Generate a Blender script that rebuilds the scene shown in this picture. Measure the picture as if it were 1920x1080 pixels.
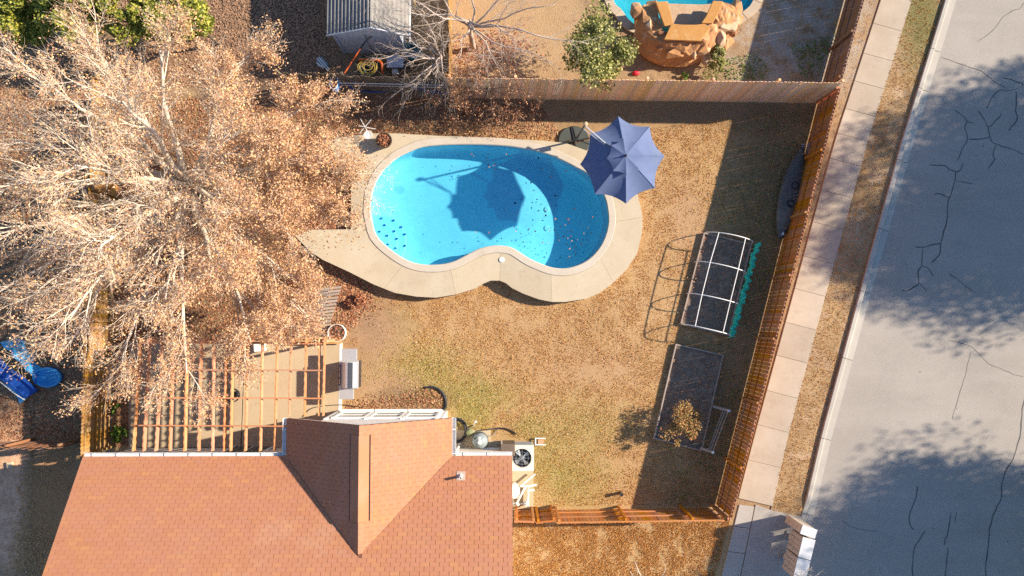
import bpy, bmesh, math, random
import numpy as np
from mathutils import Vector, Matrix, Euler, noise

for o in list(bpy.data.objects):
    bpy.data.objects.remove(o)
SC = bpy.context.scene
COL = SC.collection
random.seed(7)
RNG = np.random.default_rng(7)

# ------------------------------------------------------------------ camera
CAM_H = 27.0
FPX = 1280.0                      # focal length in photo pixels (1920 wide)
NADIR = (946.0, 600.0)            # where straight down falls in the photo
_a = Vector(((NADIR[0]-960)/FPX, -(NADIR[1]-540)/FPX, -1)).normalized()
CAM_Q = _a.rotation_difference(Vector((0, 0, -1)))
CAM_R = CAM_Q.to_matrix()
cam_data = bpy.data.cameras.new('camera')
cam_data.sensor_width = 36.0
cam_data.lens = 36.0*FPX/1920.0
cam_data.clip_start = 0.1
cam_data.clip_end = 3000
cam = bpy.data.objects.new('camera', cam_data)
COL.objects.link(cam)
cam.location = (0, 0, CAM_H)
cam.rotation_mode = 'QUATERNION'
cam.rotation_quaternion = CAM_Q
SC.camera = cam

# ------------------------------------------------------------------ light
SUN_EL = math.radians(28.0)
SUN_AZ = math.atan2(0.20, 0.98)   # sun stands to the right and slightly up in the picture
S_DIR = Vector((math.cos(SUN_EL)*math.cos(SUN_AZ), math.cos(SUN_EL)*math.sin(SUN_AZ), math.sin(SUN_EL)))
world = bpy.data.worlds.new('World')
SC.world = world
world.use_nodes = True
wnt = world.node_tree
bg = wnt.nodes['Background']
sky = wnt.nodes.new('ShaderNodeTexSky')
sky.sky_type = 'NISHITA'
sky.sun_disc = False
sky.sun_elevation = SUN_EL
sky.sun_rotation = math.pi/2 - SUN_AZ
sky.air_density = 1.0
sky.dust_density = 0.1
sky.ozone_density = 4.0
wnt.links.new(sky.outputs[0], bg.inputs[0])
bg.inputs[1].default_value = 0.094
sun_data = bpy.data.lights.new('sun', 'SUN')
sun_data.energy = 5.0
sun_data.angle = math.radians(0.75)
sun_data.color = (1.0, 0.87, 0.70)
sun = bpy.data.objects.new('sun', sun_data)
COL.objects.link(sun)
sun.rotation_euler = (-S_DIR).to_track_quat('-Z', 'Y').to_euler()
sun.location = S_DIR*60

SC.render.engine = 'CYCLES'
SC.view_settings.view_transform = 'Standard'
SC.view_settings.look = 'None'
SC.view_settings.exposure = 1.15
SC.view_settings.gamma = 1.0
SC.view_settings.use_curve_mapping = False
SC.cycles.max_bounces = 6
SC.cycles.diffuse_bounces = 3
SC.cycles.glossy_bounces = 3
SC.cycles.transparent_max_bounces = 12
SC.cycles.use_denoising = False

# ------------------------------------------------------------------ helpers
def P(px, py, z=0.0):
    """world point at height z seen at photo pixel (px, py)"""
    d = CAM_R @ Vector(((px-960)/FPX, -(py-540)/FPX, -1))
    t = (z-CAM_H)/d.z
    return Vector((d.x*t, d.y*t, z))

def PL(pts, z=0.0):
    return [P(x, y, z) for x, y in pts]

def lin(r, g, b):
    f = lambda c: (c/255/12.92 if c/255 <= 0.04045 else ((c/255+0.055)/1.055)**2.4)
    return (f(r), f(g), f(b))

def smooth_loop(pts, n=4):
    """closed Catmull-Rom through 2-D or 3-D points"""
    out = []
    m = len(pts)
    for i in range(m):
        p0, p1, p2, p3 = (Vector(pts[(i+k-1) % m]) for k in range(4))
        for j in range(n):
            t = j/n
            out.append(0.5*((2*p1)+(p2-p0)*t+(2*p0-5*p1+4*p2-p3)*t*t+(3*p1-p0-3*p2+p3)*t**3))
    return out

def smooth_line(pts, n=4):
    pts = [Vector(p) for p in pts]
    pts = [2*pts[0]-pts[1]]+pts+[2*pts[-1]-pts[-2]]
    out = []
    for i in range(1, len(pts)-2):
        p0, p1, p2, p3 = pts[i-1:i+3]
        for j in range(n):
            t = j/n
            out.append(0.5*((2*p1)+(p2-p0)*t+(2*p0-5*p1+4*p2-p3)*t*t+(3*p1-p0-3*p2+p3)*t**3))
    out.append(pts[-2])
    return out

class MB:
    """collects shapes; build() links them as one mesh object"""
    def __init__(s):
        s.v = []; s.f = []
    def add(s, verts, faces):
        o = len(s.v)
        s.v += [tuple(v) for v in verts]
        s.f += [tuple(i+o for i in f) for f in faces]
        return s
    def box(s, c, size, rot=None):
        x, y, z = (d/2 for d in size)
        vs = [Vector((sx*x, sy*y, sz*z)) for sz in (-1, 1) for sx, sy in ((-1, -1), (1, -1), (1, 1), (-1, 1))]
        if rot is not None:
            vs = [rot @ v for v in vs]
        c = Vector(c)
        return s.add([v+c for v in vs], [(3, 2, 1, 0), (4, 5, 6, 7), (0, 1, 5, 4), (1, 2, 6, 5), (2, 3, 7, 6), (3, 0, 4, 7)])
    def beam(s, a, b, w, h, up=(0, 0, 1)):
        """bar from a to b, w across, h along up"""
        a, b = Vector(a), Vector(b)
        y = (b-a).normalized()
        up = Vector(up)
        x = y.cross(up).normalized()
        z = x.cross(y)
        m = Matrix((x, y, z)).transposed()
        return s.box((a+b)/2, (w, (b-a).length, h), m)
    def prism(s, poly, z0, z1):
        """poly: world xy loop (concave allowed)"""
        n = len(poly)
        area = sum(poly[i][0]*poly[(i+1) % n][1]-poly[(i+1) % n][0]*poly[i][1] for i in range(n))
        p = list(poly) if area > 0 else list(poly)[::-1]
        vs = [(q[0], q[1], z0) for q in p]+[(q[0], q[1], z1) for q in p]
        fs = [tuple(range(n))[::-1], tuple(range(n, 2*n))]
        fs += [(i, (i+1) % n, n+(i+1) % n, n+i) for i in range(n)]
        return s.add(vs, fs)
    def tube(s, pts, r, n=8, cap=True):
        pts = [Vector(p) for p in pts]
        rs = r if isinstance(r, (list, tuple)) else [r]*len(pts)
        vs = []; fs = []
        u = None
        for i, p in enumerate(pts):
            d = (pts[min(i+1, len(pts)-1)]-pts[max(i-1, 0)])
            d = d.normalized() if d.length > 1e-9 else Vector((0, 0, 1))
            if u is None:
                u = d.orthogonal().normalized()
            else:
                u = (u-d*u.dot(d))
                u = u.normalized() if u.length > 1e-6 else d.orthogonal().normalized()
            w = d.cross(u)
            for k in range(n):
                a = 2*math.pi*k/n
                vs.append(p+(u*math.cos(a)+w*math.sin(a))*rs[i])
        for i in range(len(pts)-1):
            for k in range(n):
                fs.append((i*n+k, i*n+(k+1) % n, (i+1)*n+(k+1) % n, (i+1)*n+k))
        if cap:
            fs.append(tuple(range(n))[::-1]); fs.append(tuple((len(pts)-1)*n+k for k in range(n)))
        return s.add(vs, fs)
    def lathe(s, prof, c=(0, 0, 0), n=20, m=None, sx=1, sy=1):
        """prof: list of (r, z)"""
        vs = []; fs = []
        c = Vector(c)
        for r, z in prof:
            for k in range(n):
                a = 2*math.pi*k/n
                q = Vector((sx*r*math.cos(a), sy*r*math.sin(a), z))
                vs.append((m @ q if m else q)+c)
        for i in range(len(prof)-1):
            for k in range(n):
                fs.append((i*n+k, i*n+(k+1) % n, (i+1)*n+(k+1) % n, (i+1)*n+k))
        fs.append(tuple(range(n))[::-1]); fs.append(tuple((len(prof)-1)*n+k for k in range(n)))
        return s.add(vs, fs)
    def quad(s, a, b, c, d):
        return s.add([a, b, c, d], [(0, 1, 2, 3)])
    def mesh(s, name, smooth=False):
        me = bpy.data.meshes.new(name)
        me.from_pydata(s.v, [], s.f)
        me.validate()
        if smooth:
            me.polygons.foreach_set('use_smooth', [True]*len(me.polygons))
        me.update()
        return me
    def build(s, name, mat, parent=None, smooth=False, bevel=0.0):
        o = obj(name, s.mesh(name, smooth), mat, parent)
        if bevel:
            md = o.modifiers.new('bevel', 'BEVEL'); md.width = bevel; md.segments = 2; md.limit_method = 'ANGLE'
        return o

def obj(name, me, mat, parent=None):
    o = bpy.data.objects.new(name, me)
    COL.objects.link(o)
    if mat is not None and not me.materials:
        me.materials.append(mat)
    if parent is not None:
        adopt(o, parent)
    return o

def root_loc(o):
    return WLOC[o.name]
WLOC = {}
def adopt(o, parent):
    o.parent = parent
    o.matrix_parent_inverse = Matrix.Translation(-WLOC.get(parent.name, Vector((0, 0, 0))))

def tag(o, label=None, cat=None, group=None, kind=None):
    if label: o['label'] = label
    if cat: o['category'] = cat
    if group: o['group'] = group
    if kind: o['kind'] = kind
    return o

def thing(name, label, cat, loc, group=None):
    o = bpy.data.objects.new(name, None)
    o.empty_display_size = 0.2
    COL.objects.link(o)
    o.location = loc
    WLOC[o.name] = Vector(loc)
    return tag(o, label, cat, group)

def place(name, me, mat, parent, loc, rot=(0, 0, 0), scale=(1, 1, 1)):
    """an object sharing mesh data, at a world location, child of parent"""
    o = obj(name, me, mat, parent)
    o.location = loc; o.rotation_euler = rot; o.scale = scale
    return o

def np_mesh(name, V, F):
    V = np.asarray(V, dtype=np.float32); F = np.asarray(F, dtype=np.int32)
    me = bpy.data.meshes.new(name)
    me.vertices.add(len(V)); me.vertices.foreach_set('co', V.ravel())
    m, k = F.shape
    me.loops.add(m*k); me.loops.foreach_set('vertex_index', F.ravel())
    me.polygons.add(m)
    me.polygons.foreach_set('loop_start', np.arange(0, m*k, k, dtype=np.int32))
    me.polygons.foreach_set('loop_total', np.full(m, k, dtype=np.int32))
    me.update(calc_edges=True)
    return me

def inside(poly, X, Y):
    poly = [(p[0], p[1]) for p in poly]
    c = np.zeros(len(X), bool)
    n = len(poly)
    for i in range(n):
        x1, y1 = poly[i]; x2, y2 = poly[(i+1) % n]
        if y1 == y2: continue
        t = ((y1 > Y) != (y2 > Y)) & (X < (x2-x1)*(Y-y1)/(y2-y1)+x1)
        c ^= t
    return c

def scatter(poly, n, excl=()):
    """n candidate points in a world-xy polygon, minus excluded polygons"""
    xs = [p[0] for p in poly]; ys = [p[1] for p in poly]
    X = RNG.uniform(min(xs), max(xs), n); Y = RNG.uniform(min(ys), max(ys), n)
    k = inside(poly, X, Y)
    for e in excl:
        k &= ~inside(e, X, Y)
    return X[k], Y[k]

def leaf_quads(C, size, flat=0.0, aspect=0.55):
    """leaf-shaped bent quads at centres C (n,3); flat 1 = lying, 0 = any way"""
    n = len(C)
    th = RNG.uniform(0, 2*np.pi, n)
    nz = RNG.normal(size=(n, 3)); nz[:, 2] = np.abs(nz[:, 2])
    nz = nz*(1-flat)+np.array([0, 0, 2.2])*flat
    nz /= np.linalg.norm(nz, axis=1)[:, None]
    t = np.stack([np.cos(th), np.sin(th), RNG.normal(0, 0.3, n)], 1)
    t -= nz*(t*nz).sum(1)[:, None]
    t /= np.linalg.norm(t, axis=1)[:, None]
    b = np.cross(nz, t)
    s = (np.asarray(size)*RNG.uniform(0.6, 1.25, n))[:, None] if np.isscalar(size) else (size*RNG.uniform(0.7, 1.2, n))[:, None]
    w = aspect*RNG.uniform(0.75, 1.2, n)[:, None]
    curl = RNG.uniform(-0.25, 0.35, n)[:, None]*s
    v0 = C-t*s*0.5
    v1 = C+b*s*w*0.5+nz*curl*0.5
    v2 = C+t*s*0.5+nz*curl*0.2
    v3 = C-b*s*w*0.5+nz*curl*0.5
    V = np.stack([v0, v1, v2, v3], 1).reshape(-1, 3)
    F = np.arange(4*n).reshape(n, 4)
    return V, F

def blades(X, Y, Z, h, w, lean=0.8):
    n = len(X)
    th = RNG.uniform(0, 2*np.pi, n); ph = RNG.uniform(0, 2*np.pi, n)
    hh = h*RNG.uniform(0.5, 1.3, n); ww = w*RNG.uniform(0.6, 1.4, n)
    d = np.stack([np.cos(th), np.sin(th)], 1); l = np.stack([np.cos(ph), np.sin(ph)], 1)*(lean*hh*RNG.uniform(0.3, 1.5, n))[:, None]
    B = np.stack([X, Y, np.full(n, Z)], 1)
    v0 = B.copy(); v0[:, :2] -= d*ww[:, None]/2
    v1 = B.copy(); v1[:, :2] += d*ww[:, None]/2
    v2 = B.copy(); v2[:, :2] += l; v2[:, 2] += hh
    V = np.stack([v0, v1, v2], 1).reshape(-1, 3)
    return V, np.arange(3*n).reshape(n, 3)

def sheet(name, outer, holes, z, mat, kind='structure', parent=None):
    bm = bmesh.new()
    es = []
    for loop in [outer]+list(holes):
        vs = [bm.verts.new((p[0], p[1], z)) for p in loop]
        es += [bm.edges.new((vs[i], vs[(i+1) % len(vs)])) for i in range(len(vs))]
    bmesh.ops.triangle_fill(bm, use_beauty=True, use_dissolve=False, edges=es)
    bmesh.ops.recalc_face_normals(bm, faces=bm.faces)
    if sum(f.normal.z*f.calc_area() for f in bm.faces) < 0:
        bmesh.ops.reverse_faces(bm, faces=bm.faces)
    me = bpy.data.meshes.new(name); bm.to_mesh(me); bm.free()
    o = obj(name, me, mat, parent)
    if kind: o['kind'] = kind
    return o

# ------------------------------------------------------------------ materials
class NT:
    def __init__(s, name):
        s.m = bpy.data.materials.new(name); s.m.use_nodes = True
        s.t = s.m.node_tree; s.b = s.t.nodes['Principled BSDF']; s.out = s.t.nodes['Material Output']
        s.co = s.n('ShaderNodeTexCoord').outputs['Object']
    def n(s, t, **kw):
        q = s.t.nodes.new(t)
        for k, v in kw.items(): setattr(q, k, v)
        return q
    def l(s, a, b): s.t.links.new(a, b)
    def set(s, sock, v):
        if hasattr(v, 'is_linked') or isinstance(v, bpy.types.NodeSocket): s.l(v, sock)
        else: sock.default_value = v
    def map(s, scale=(1, 1, 1), loc=(0, 0, 0), rot=(0, 0, 0), co=None):
        q = s.n('ShaderNodeMapping'); s.l(co or s.co, q.inputs[0])
        q.inputs['Scale'].default_value = scale; q.inputs['Location'].default_value = loc; q.inputs['Rotation'].default_value = rot
        return q.outputs[0]
    def noise(s, scale, detail=4, rough=0.6, co=None, dist=0.0):
        q = s.n('ShaderNodeTexNoise'); s.l(co or s.co, q.inputs['Vector'])
        q.inputs['Scale'].default_value = scale; q.inputs['Detail'].default_value = detail
        q.inputs['Roughness'].default_value = rough; q.inputs['Distortion'].default_value = dist
        return q.outputs[0]
    def voro(s, scale, feature='F1', co=None):
        q = s.n('ShaderNodeTexVoronoi', feature=feature); s.l(co or s.co, q.inputs['Vector']); q.inputs['Scale'].default_value = scale
        return q
    def ramp(s, fac, a, b, c0=0.0, c1=1.0):
        q = s.n('ShaderNodeMapRange'); s.set(q.inputs[0], fac)
        q.inputs[1].default_value = a; q.inputs[2].default_value = b; q.inputs[3].default_value = c0; q.inputs[4].default_value = c1
        q.clamp = True
        return q.outputs[0]
    def mix(s, fac, a, b, blend='MIX'):
        q = s.n('ShaderNodeMix', data_type='RGBA', blend_type=blend)
        s.set(q.inputs[0], fac)
        for i, v in ((6, a), (7, b)):
            if isinstance(v, (tuple, list)): q.inputs[i].default_value = (*v[:3], 1)
            else: s.l(v, q.inputs[i])
        return q.outputs[2]
    def math(s, op, a, b=0.0):
        q = s.n('ShaderNodeMath', operation=op); s.set(q.inputs[0], a); s.set(q.inputs[1], b)
        return q.outputs[0]
    def rnd(s):
        o = s.n('ShaderNodeObjectInfo').outputs['Random']; g = s.n('ShaderNodeNewGeometry').outputs['Random Per Island']
        return s.math('FRACT', s.math('ADD', o, g))
    def hsv(s, col, v=1.0, h=0.5, sat=1.0):
        q = s.n('ShaderNodeHueSaturation')
        s.set(q.inputs['Hue'], h); s.set(q.inputs['Saturation'], sat); s.set(q.inputs['Value'], v)
        if isinstance(col, (tuple, list)): q.inputs['Color'].default_value = (*col[:3], 1)
        else: s.l(col, q.inputs['Color'])
        return q.outputs[0]
    def blob(s, px, py, rx, ry, soft=0.5, ns=1.2, amt=0.5):
        """soft patch mask at a place on the ground (rx, ry in metres)"""
        c = P(px, py, 0)
        v = s.map((1/rx, 1/ry, 0), (-c.x/rx, -c.y/ry, 0))
        ln = s.n('ShaderNodeVectorMath', operation='LENGTH'); s.l(v, ln.inputs[0])
        d = s.math('ADD', ln.outputs['Value'], s.math('MULTIPLY', s.math('SUBTRACT', s.noise(ns, 5, 0.65), 0.5), amt*2))
        return s.ramp(d, 1-soft, 1+soft*0.4, 1, 0)
    def bump(s, h, strength=0.5, dist=0.02):
        q = s.n('ShaderNodeBump'); s.l(h, q.inputs['Height']); q.inputs['Strength'].default_value = strength; q.inputs['Distance'].default_value = dist
        s.l(q.outputs[0], s.b.inputs['Normal'])
    def fin(s, col, rough=0.8, spec=0.3, metal=0.0):
        if isinstance(col, (tuple, list)): s.b.inputs['Base Color'].default_value = (*col[:3], 1)
        else: s.l(col, s.b.inputs['Base Color'])
        s.set(s.b.inputs['Roughness'], rough); s.b.inputs['Specular IOR Level'].default_value = spec; s.b.inputs['Metallic'].default_value = metal
        return s.m

def M_(name, c1, c2=None, scale=3, c3=None, scale3=0.7, rough=0.75, spec=0.3, metal=0.0, bump=0.0, bscale=30, rnd=0.0, stretch=(1, 1, 1), trans=0.0, t3=(0.55, 0.75)):
    t = NT(name)
    co = t.map(stretch)
    col = c1
    if c2: col = t.mix(t.ramp(t.noise(scale, 5, 0.65, co), 0.3, 0.7), c1, c2)
    if c3: col = t.mix(t.ramp(t.noise(scale3, 5, 0.6, co), *t3), col, c3)
    if rnd:
        r = t.rnd()
        col = t.hsv(col, t.ramp(r, 0, 1, 1-rnd, 1+rnd))
    if bump: t.bump(t.noise(bscale, 4, 0.6, co), bump, 0.02)
    m = t.fin(col, rough, spec, metal)
    if trans:
        tr = t.n('ShaderNodeBsdfTranslucent'); mx = t.n('ShaderNodeMixShader')
        t.set(mx.inputs[0], trans)
        if isinstance(col, (tuple, list)): tr.inputs[0].default_value = (*col[:3], 1)
        else: t.l(col, tr.inputs[0])
        t.l(t.b.outputs[0], mx.inputs[1]); t.l(tr.outputs[0], mx.inputs[2]); t.l(mx.outputs[0], t.out.inputs[0])
    return m

def leaf_mat(name, cols, trans=0.25, rough=0.6):
    """colours picked leaf by leaf"""
    t = NT(name)
    r = t.n('ShaderNodeNewGeometry').outputs['Random Per Island']
    q = t.n('ShaderNodeValToRGB'); t.l(r, q.inputs[0])
    q.color_ramp.interpolation = 'CONSTANT'
    els = q.color_ramp.elements
    while len(els) < len(cols): els.new(0.5)
    for i, c in enumerate(cols):
        els[i].position = i/len(cols); els[i].color = (*c, 1)
    col = q.outputs[0]
    t.fin(col, rough, 0.25)
    tr = t.n('ShaderNodeBsdfTranslucent'); mx = t.n('ShaderNodeMixShader'); mx.inputs[0].default_value = trans
    t.l(col, tr.inputs[0]); t.l(t.b.outputs[0], mx.inputs[1]); t.l(tr.outputs[0], mx.inputs[2]); t.l(mx.outputs[0], t.out.inputs[0])
    return t.m

MAT = {}
# plain things
MAT['white'] = M_('white_paint', (0.78, 0.77, 0.74), (0.70, 0.69, 0.66), 4, rough=0.5)
MAT['pvc'] = M_('white_pvc', (0.80, 0.79, 0.76), (0.72, 0.70, 0.65), 6, rough=0.35)
MAT['black'] = M_('black_plastic', (0.02, 0.02, 0.022), (0.035, 0.035, 0.04), 8, rough=0.45)
MAT['darkmetal'] = M_('dark_metal', (0.03, 0.034, 0.045), (0.045, 0.05, 0.06), 8, rough=0.4, metal=0.3)
MAT['steel'] = M_('stainless_steel', (0.60, 0.60, 0.60), (0.5, 0.5, 0.5), 5, rough=0.32, metal=0.45, stretch=(1, 20, 1))
MAT['greymetal'] = M_('grey_metal', (0.33, 0.36, 0.38), (0.26, 0.29, 0.31), 6, rough=0.45, metal=0.4)
MAT['silver'] = M_('silver_tube', (0.7, 0.7, 0.7), (0.6, 0.6, 0.6), 6, rough=0.35, metal=0.6)
MAT['orange'] = M_('orange_paint', (0.62, 0.12, 0.025), (0.5, 0.09, 0.02), 6, rough=0.5)
MAT['red'] = M_('red_plastic', (0.7, 0.03, 0.05), rough=0.5)
MAT['teal'] = M_('teal_plastic', (0.03, 0.26, 0.32), (0.02, 0.18, 0.25), 6, rough=0.45)
MAT['blue'] = M_('blue_plastic', (0.02, 0.10, 0.42), (0.015, 0.07, 0.33), 5, rough=0.4)
MAT['skyblue'] = M_('sky_blue_plastic', (0.10, 0.46, 0.80), (0.07, 0.38, 0.72), 5, rough=0.4)
MAT['yellowhose'] = M_('yellow_hose', (0.45, 0.30, 0.05), (0.30, 0.22, 0.06), 6, rough=0.5)
MAT['rope'] = M_('tan_rope', (0.5, 0.35, 0.2), rough=0.9)
t = NT('clear_plastic'); t.fin((0.9, 0.93, 0.95), 0.12, 0.5); t.b.inputs['Alpha'].default_value = 0.35; MAT['clear'] = t.m
t = NT('window_glass'); t.fin(t.mix(t.noise(2.0), (0.03, 0.05, 0.045), (0.08, 0.10, 0.08)), 0.25, 0.25); MAT['glass'] = t.m
# concrete
def concrete(name, c1, c2, stain, rough=0.85):
    t = NT(name)
    c = t.mix(t.ramp(t.noise(0.9, 6, 0.65), 0.35, 0.7), c1, c2)
    c = t.mix(t.math('MULTIPLY', t.ramp(t.noise(0.35, 6, 0.7, dist=0.6), 0.50, 0.70), 0.7), c, stain)
    dk = tuple(x*0.62 for x in c2)
    c = t.mix(t.ramp(t.noise(2.3, 7, 0.75, dist=0.8), 0.56, 0.78, 0, 0.55), c, dk)
    c = t.mix(t.ramp(t.noise(0.22, 5, 0.7), 0.52, 0.72, 0, 0.35), c, tuple(x*0.78 for x in c1))
    c = t.mix(t.ramp(t.noise(30, 4, 0.75), 0.52, 0.8, 0, 0.45), c, dk)
    c = t.mix(t.ramp(t.voro(7.0).outputs['Distance'], 0.035, 0.055, 0.55, 0), c, dk)
    c = t.hsv(c, t.ramp(t.rnd(), 0, 1, 0.90, 1.07))
    t.bump(t.noise(60, 4, 0.7), 0.3, 0.01)
    return t.fin(c, rough, 0.25)
MAT['deck'] = concrete('pool_deck_concrete', (0.505, 0.425, 0.305), (0.465, 0.38, 0.26), (0.535, 0.47, 0.365))
MAT['coping'] = concrete('coping_concrete', (0.54, 0.475, 0.385), (0.50, 0.43, 0.34), (0.57, 0.52, 0.45))
MAT['patio'] = concrete('patio_concrete', (0.50, 0.40, 0.27), (0.46, 0.35, 0.22), (0.42, 0.33, 0.22))
MAT['walk'] = concrete('sidewalk_concrete', (0.44, 0.37, 0.29), (0.38, 0.31, 0.235), (0.47, 0.41, 0.34))
MAT['kerb'] = concrete('kerb_concrete', (0.48, 0.44, 0.38), (0.42, 0.38, 0.33), (0.36, 0.33, 0.29))
MAT['drive'] = concrete('driveway_concrete', (0.40, 0.37, 0.33), (0.35, 0.32, 0.29), (0.29, 0.27, 0.25))
# asphalt
t = NT('asphalt')
c = t.mix(t.ramp(t.noise(0.25, 5, 0.6), 0.35, 0.65), (0.32, 0.285, 0.25), (0.365, 0.328, 0.287))
c = t.mix(t.ramp(t.noise(1.3, 6, 0.7), 0.5, 0.75, 0, 0.5), c, (0.28, 0.25, 0.22))
rd = (P(1792, 0)-P(1562, 810)); ra = math.atan2(rd.y, rd.x)
c = t.mix(t.ramp(t.noise(0.55, 4, 0.6, t.map((0.25, 1.6, 1), rot=(0, 0, -ra))), 0.45, 0.75, 0, 0.5), c, (0.42, 0.38, 0.335))
c = t.mix(t.ramp(t.noise(55, 3, 0.8), 0.5, 0.8, 0, 0.7), c, (0.20, 0.178, 0.155))
c = t.mix(t.ramp(t.noise(90, 2, 0.8), 0.62, 0.8, 0, 0.6), c, (0.45, 0.42, 0.38))
c = t.mix(t.ramp(t.noise(0.8, 7, 0.75, dist=1.0), 0.58, 0.75, 0, 0.4), c, (0.23, 0.205, 0.18))
c = t.mix(t.ramp(t.voro(1.1).outputs['Distance'], 0.03, 0.06, 0.6, 0), c, (0.14, 0.125, 0.11))
t.bump(t.noise(80, 4, 0.75), 0.5, 0.012); MAT['asphalt'] = t.fin(c, 0.9, 0.2)
MAT['tar'] = M_('crack_sealant', (0.06, 0.058, 0.057), (0.10, 0.095, 0.09), 5, rough=0.8)
# wood
def wood(name, c1, c2, c3, rnd=0.16, rough=0.75):
    t = NT(name)
    co = t.map((14, 14, 1.2))
    c = t.mix(t.ramp(t.noise(1.5, 5, 0.7, co), 0.3, 0.7), c1, c2)
    c = t.mix(t.ramp(t.noise(0.9, 4, 0.6), 0.5, 0.75, 0, 0.7), c, c3)
    r = t.rnd()
    c = t.hsv(c, t.ramp(r, 0, 1, 1-rnd, 1+rnd), t.ramp(t.math('FRACT', t.math('MULTIPLY', r, 7.3)), 0, 1, 0.49, 0.51), t.ramp(t.math('FRACT', t.math('MULTIPLY', r, 3.7)), 0, 1, 0.82, 1.08))
    t.bump(t.noise(3, 4, 0.7, co), 0.2, 0.006)
    return t.fin(c, rough, 0.25)
MAT['stained'] = wood('stained_fence_wood', (0.49, 0.18, 0.03), (0.39, 0.135, 0.022), (0.55, 0.24, 0.06), 0.12)
MAT['cedar'] = wood('weathered_cedar', (0.86, 0.50, 0.25), (0.74, 0.40, 0.19), (0.86, 0.58, 0.36), 0.17)
MAT['oldwood'] = wood('old_grey_wood', (0.17, 0.125, 0.09), (0.12, 0.09, 0.065), (0.21, 0.165, 0.12), 0.25)
MAT['brownfence'] = wood('brown_fence_wood', (0.30, 0.145, 0.07), (0.24, 0.11, 0.05), (0.34, 0.19, 0.10), 0.15)
MAT['yellowwood'] = wood('golden_fence_wood', (0.36, 0.19, 0.055), (0.30, 0.155, 0.04), (0.40, 0.24, 0.085), 0.10)
MAT['pergola'] = wood('terracotta_stained_wood', (0.53, 0.24, 0.10), (0.46, 0.195, 0.08), (0.58, 0.30, 0.15), 0.10)
MAT['lumber'] = wood('new_lumber', (0.55, 0.31, 0.11), (0.48, 0.26, 0.09), (0.58, 0.38, 0.17), 0.1)
MAT['bedwood'] = wood('grey_bed_boards', (0.38, 0.30, 0.24), (0.32, 0.26, 0.21), (0.42, 0.36, 0.3), 0.1)
# bark
MAT['palebark'] = M_('pale_bark', (0.70, 0.60, 0.48), (0.60, 0.50, 0.39), 3, (0.42, 0.34, 0.26), 1.5, rough=0.85, bump=0.3, bscale=15)
MAT['greybark'] = M_('grey_bark', (0.50, 0.41, 0.34), (0.40, 0.32, 0.27), 3, (0.22, 0.17, 0.14), 1.5, rough=0.85)
MAT['brownbark'] = M_('brown_bark', (0.12, 0.085, 0.06), (0.08, 0.06, 0.045), 4, rough=0.9)
# leaves
MAT['tanleaf'] = leaf_mat('tan_leaves', [lin(222, 184, 142), lin(210, 168, 126), lin(190, 146, 108), lin(232, 196, 156), lin(170, 126, 96), lin(216, 164, 106), lin(146, 106, 84), lin(204, 168, 138), lin(224, 178, 122), lin(184, 138, 112)], 0.18)
MAT['litter'] = leaf_mat('fallen_leaves', [lin(170, 115, 80), lin(190, 140, 100), lin(150, 95, 65), lin(120, 76, 54), lin(205, 160, 120), lin(140, 100, 76)], 0.05, 0.8)
MAT['redlitter'] = leaf_mat('red_brown_leaves', [lin(170, 108, 76), lin(186, 126, 92), lin(150, 86, 58), lin(202, 150, 114), lin(120, 70, 50), lin(160, 118, 90)], 0.05, 0.8)
MAT['evergreen'] = leaf_mat('evergreen_leaves', [lin(176, 172, 66), lin(146, 148, 56), lin(112, 122, 46), lin(196, 190, 92), lin(84, 96, 40), lin(160, 164, 80)], 0.25, 0.5)
MAT['olive'] = leaf_mat('olive_leaves', [lin(168, 164, 96), lin(140, 140, 72), lin(118, 124, 60), lin(190, 182, 120), lin(100, 108, 54)], 0.25, 0.5)
MAT['green'] = leaf_mat('green_leaves', [lin(96, 128, 40), lin(120, 150, 60), lin(70, 100, 36), lin(140, 160, 80)], 0.3, 0.5)
MAT['autumn'] = leaf_mat('autumn_leaves', [lin(176, 136, 84), lin(186, 144, 90), lin(150, 116, 72), lin(150, 132, 80), lin(168, 116, 70), lin(126, 110, 66)], 0.2, 0.7)
MAT['oak'] = leaf_mat('street_tree_leaves', [lin(90, 100, 50), lin(76, 90, 42), lin(110, 112, 60)], 0.15, 0.5)
MAT['drygrass'] = leaf_mat('dry_grass', [lin(224, 174, 106), lin(214, 162, 94), lin(202, 150, 84), lin(232, 186, 120), lin(188, 136, 76), lin(206, 162, 92), lin(176, 126, 72)], 0.25, 0.8)
MAT['greengrass'] = leaf_mat('green_grass', [lin(196, 180, 88), lin(176, 168, 76), lin(156, 152, 66), lin(210, 190, 102)], 0.2, 0.7)
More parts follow.
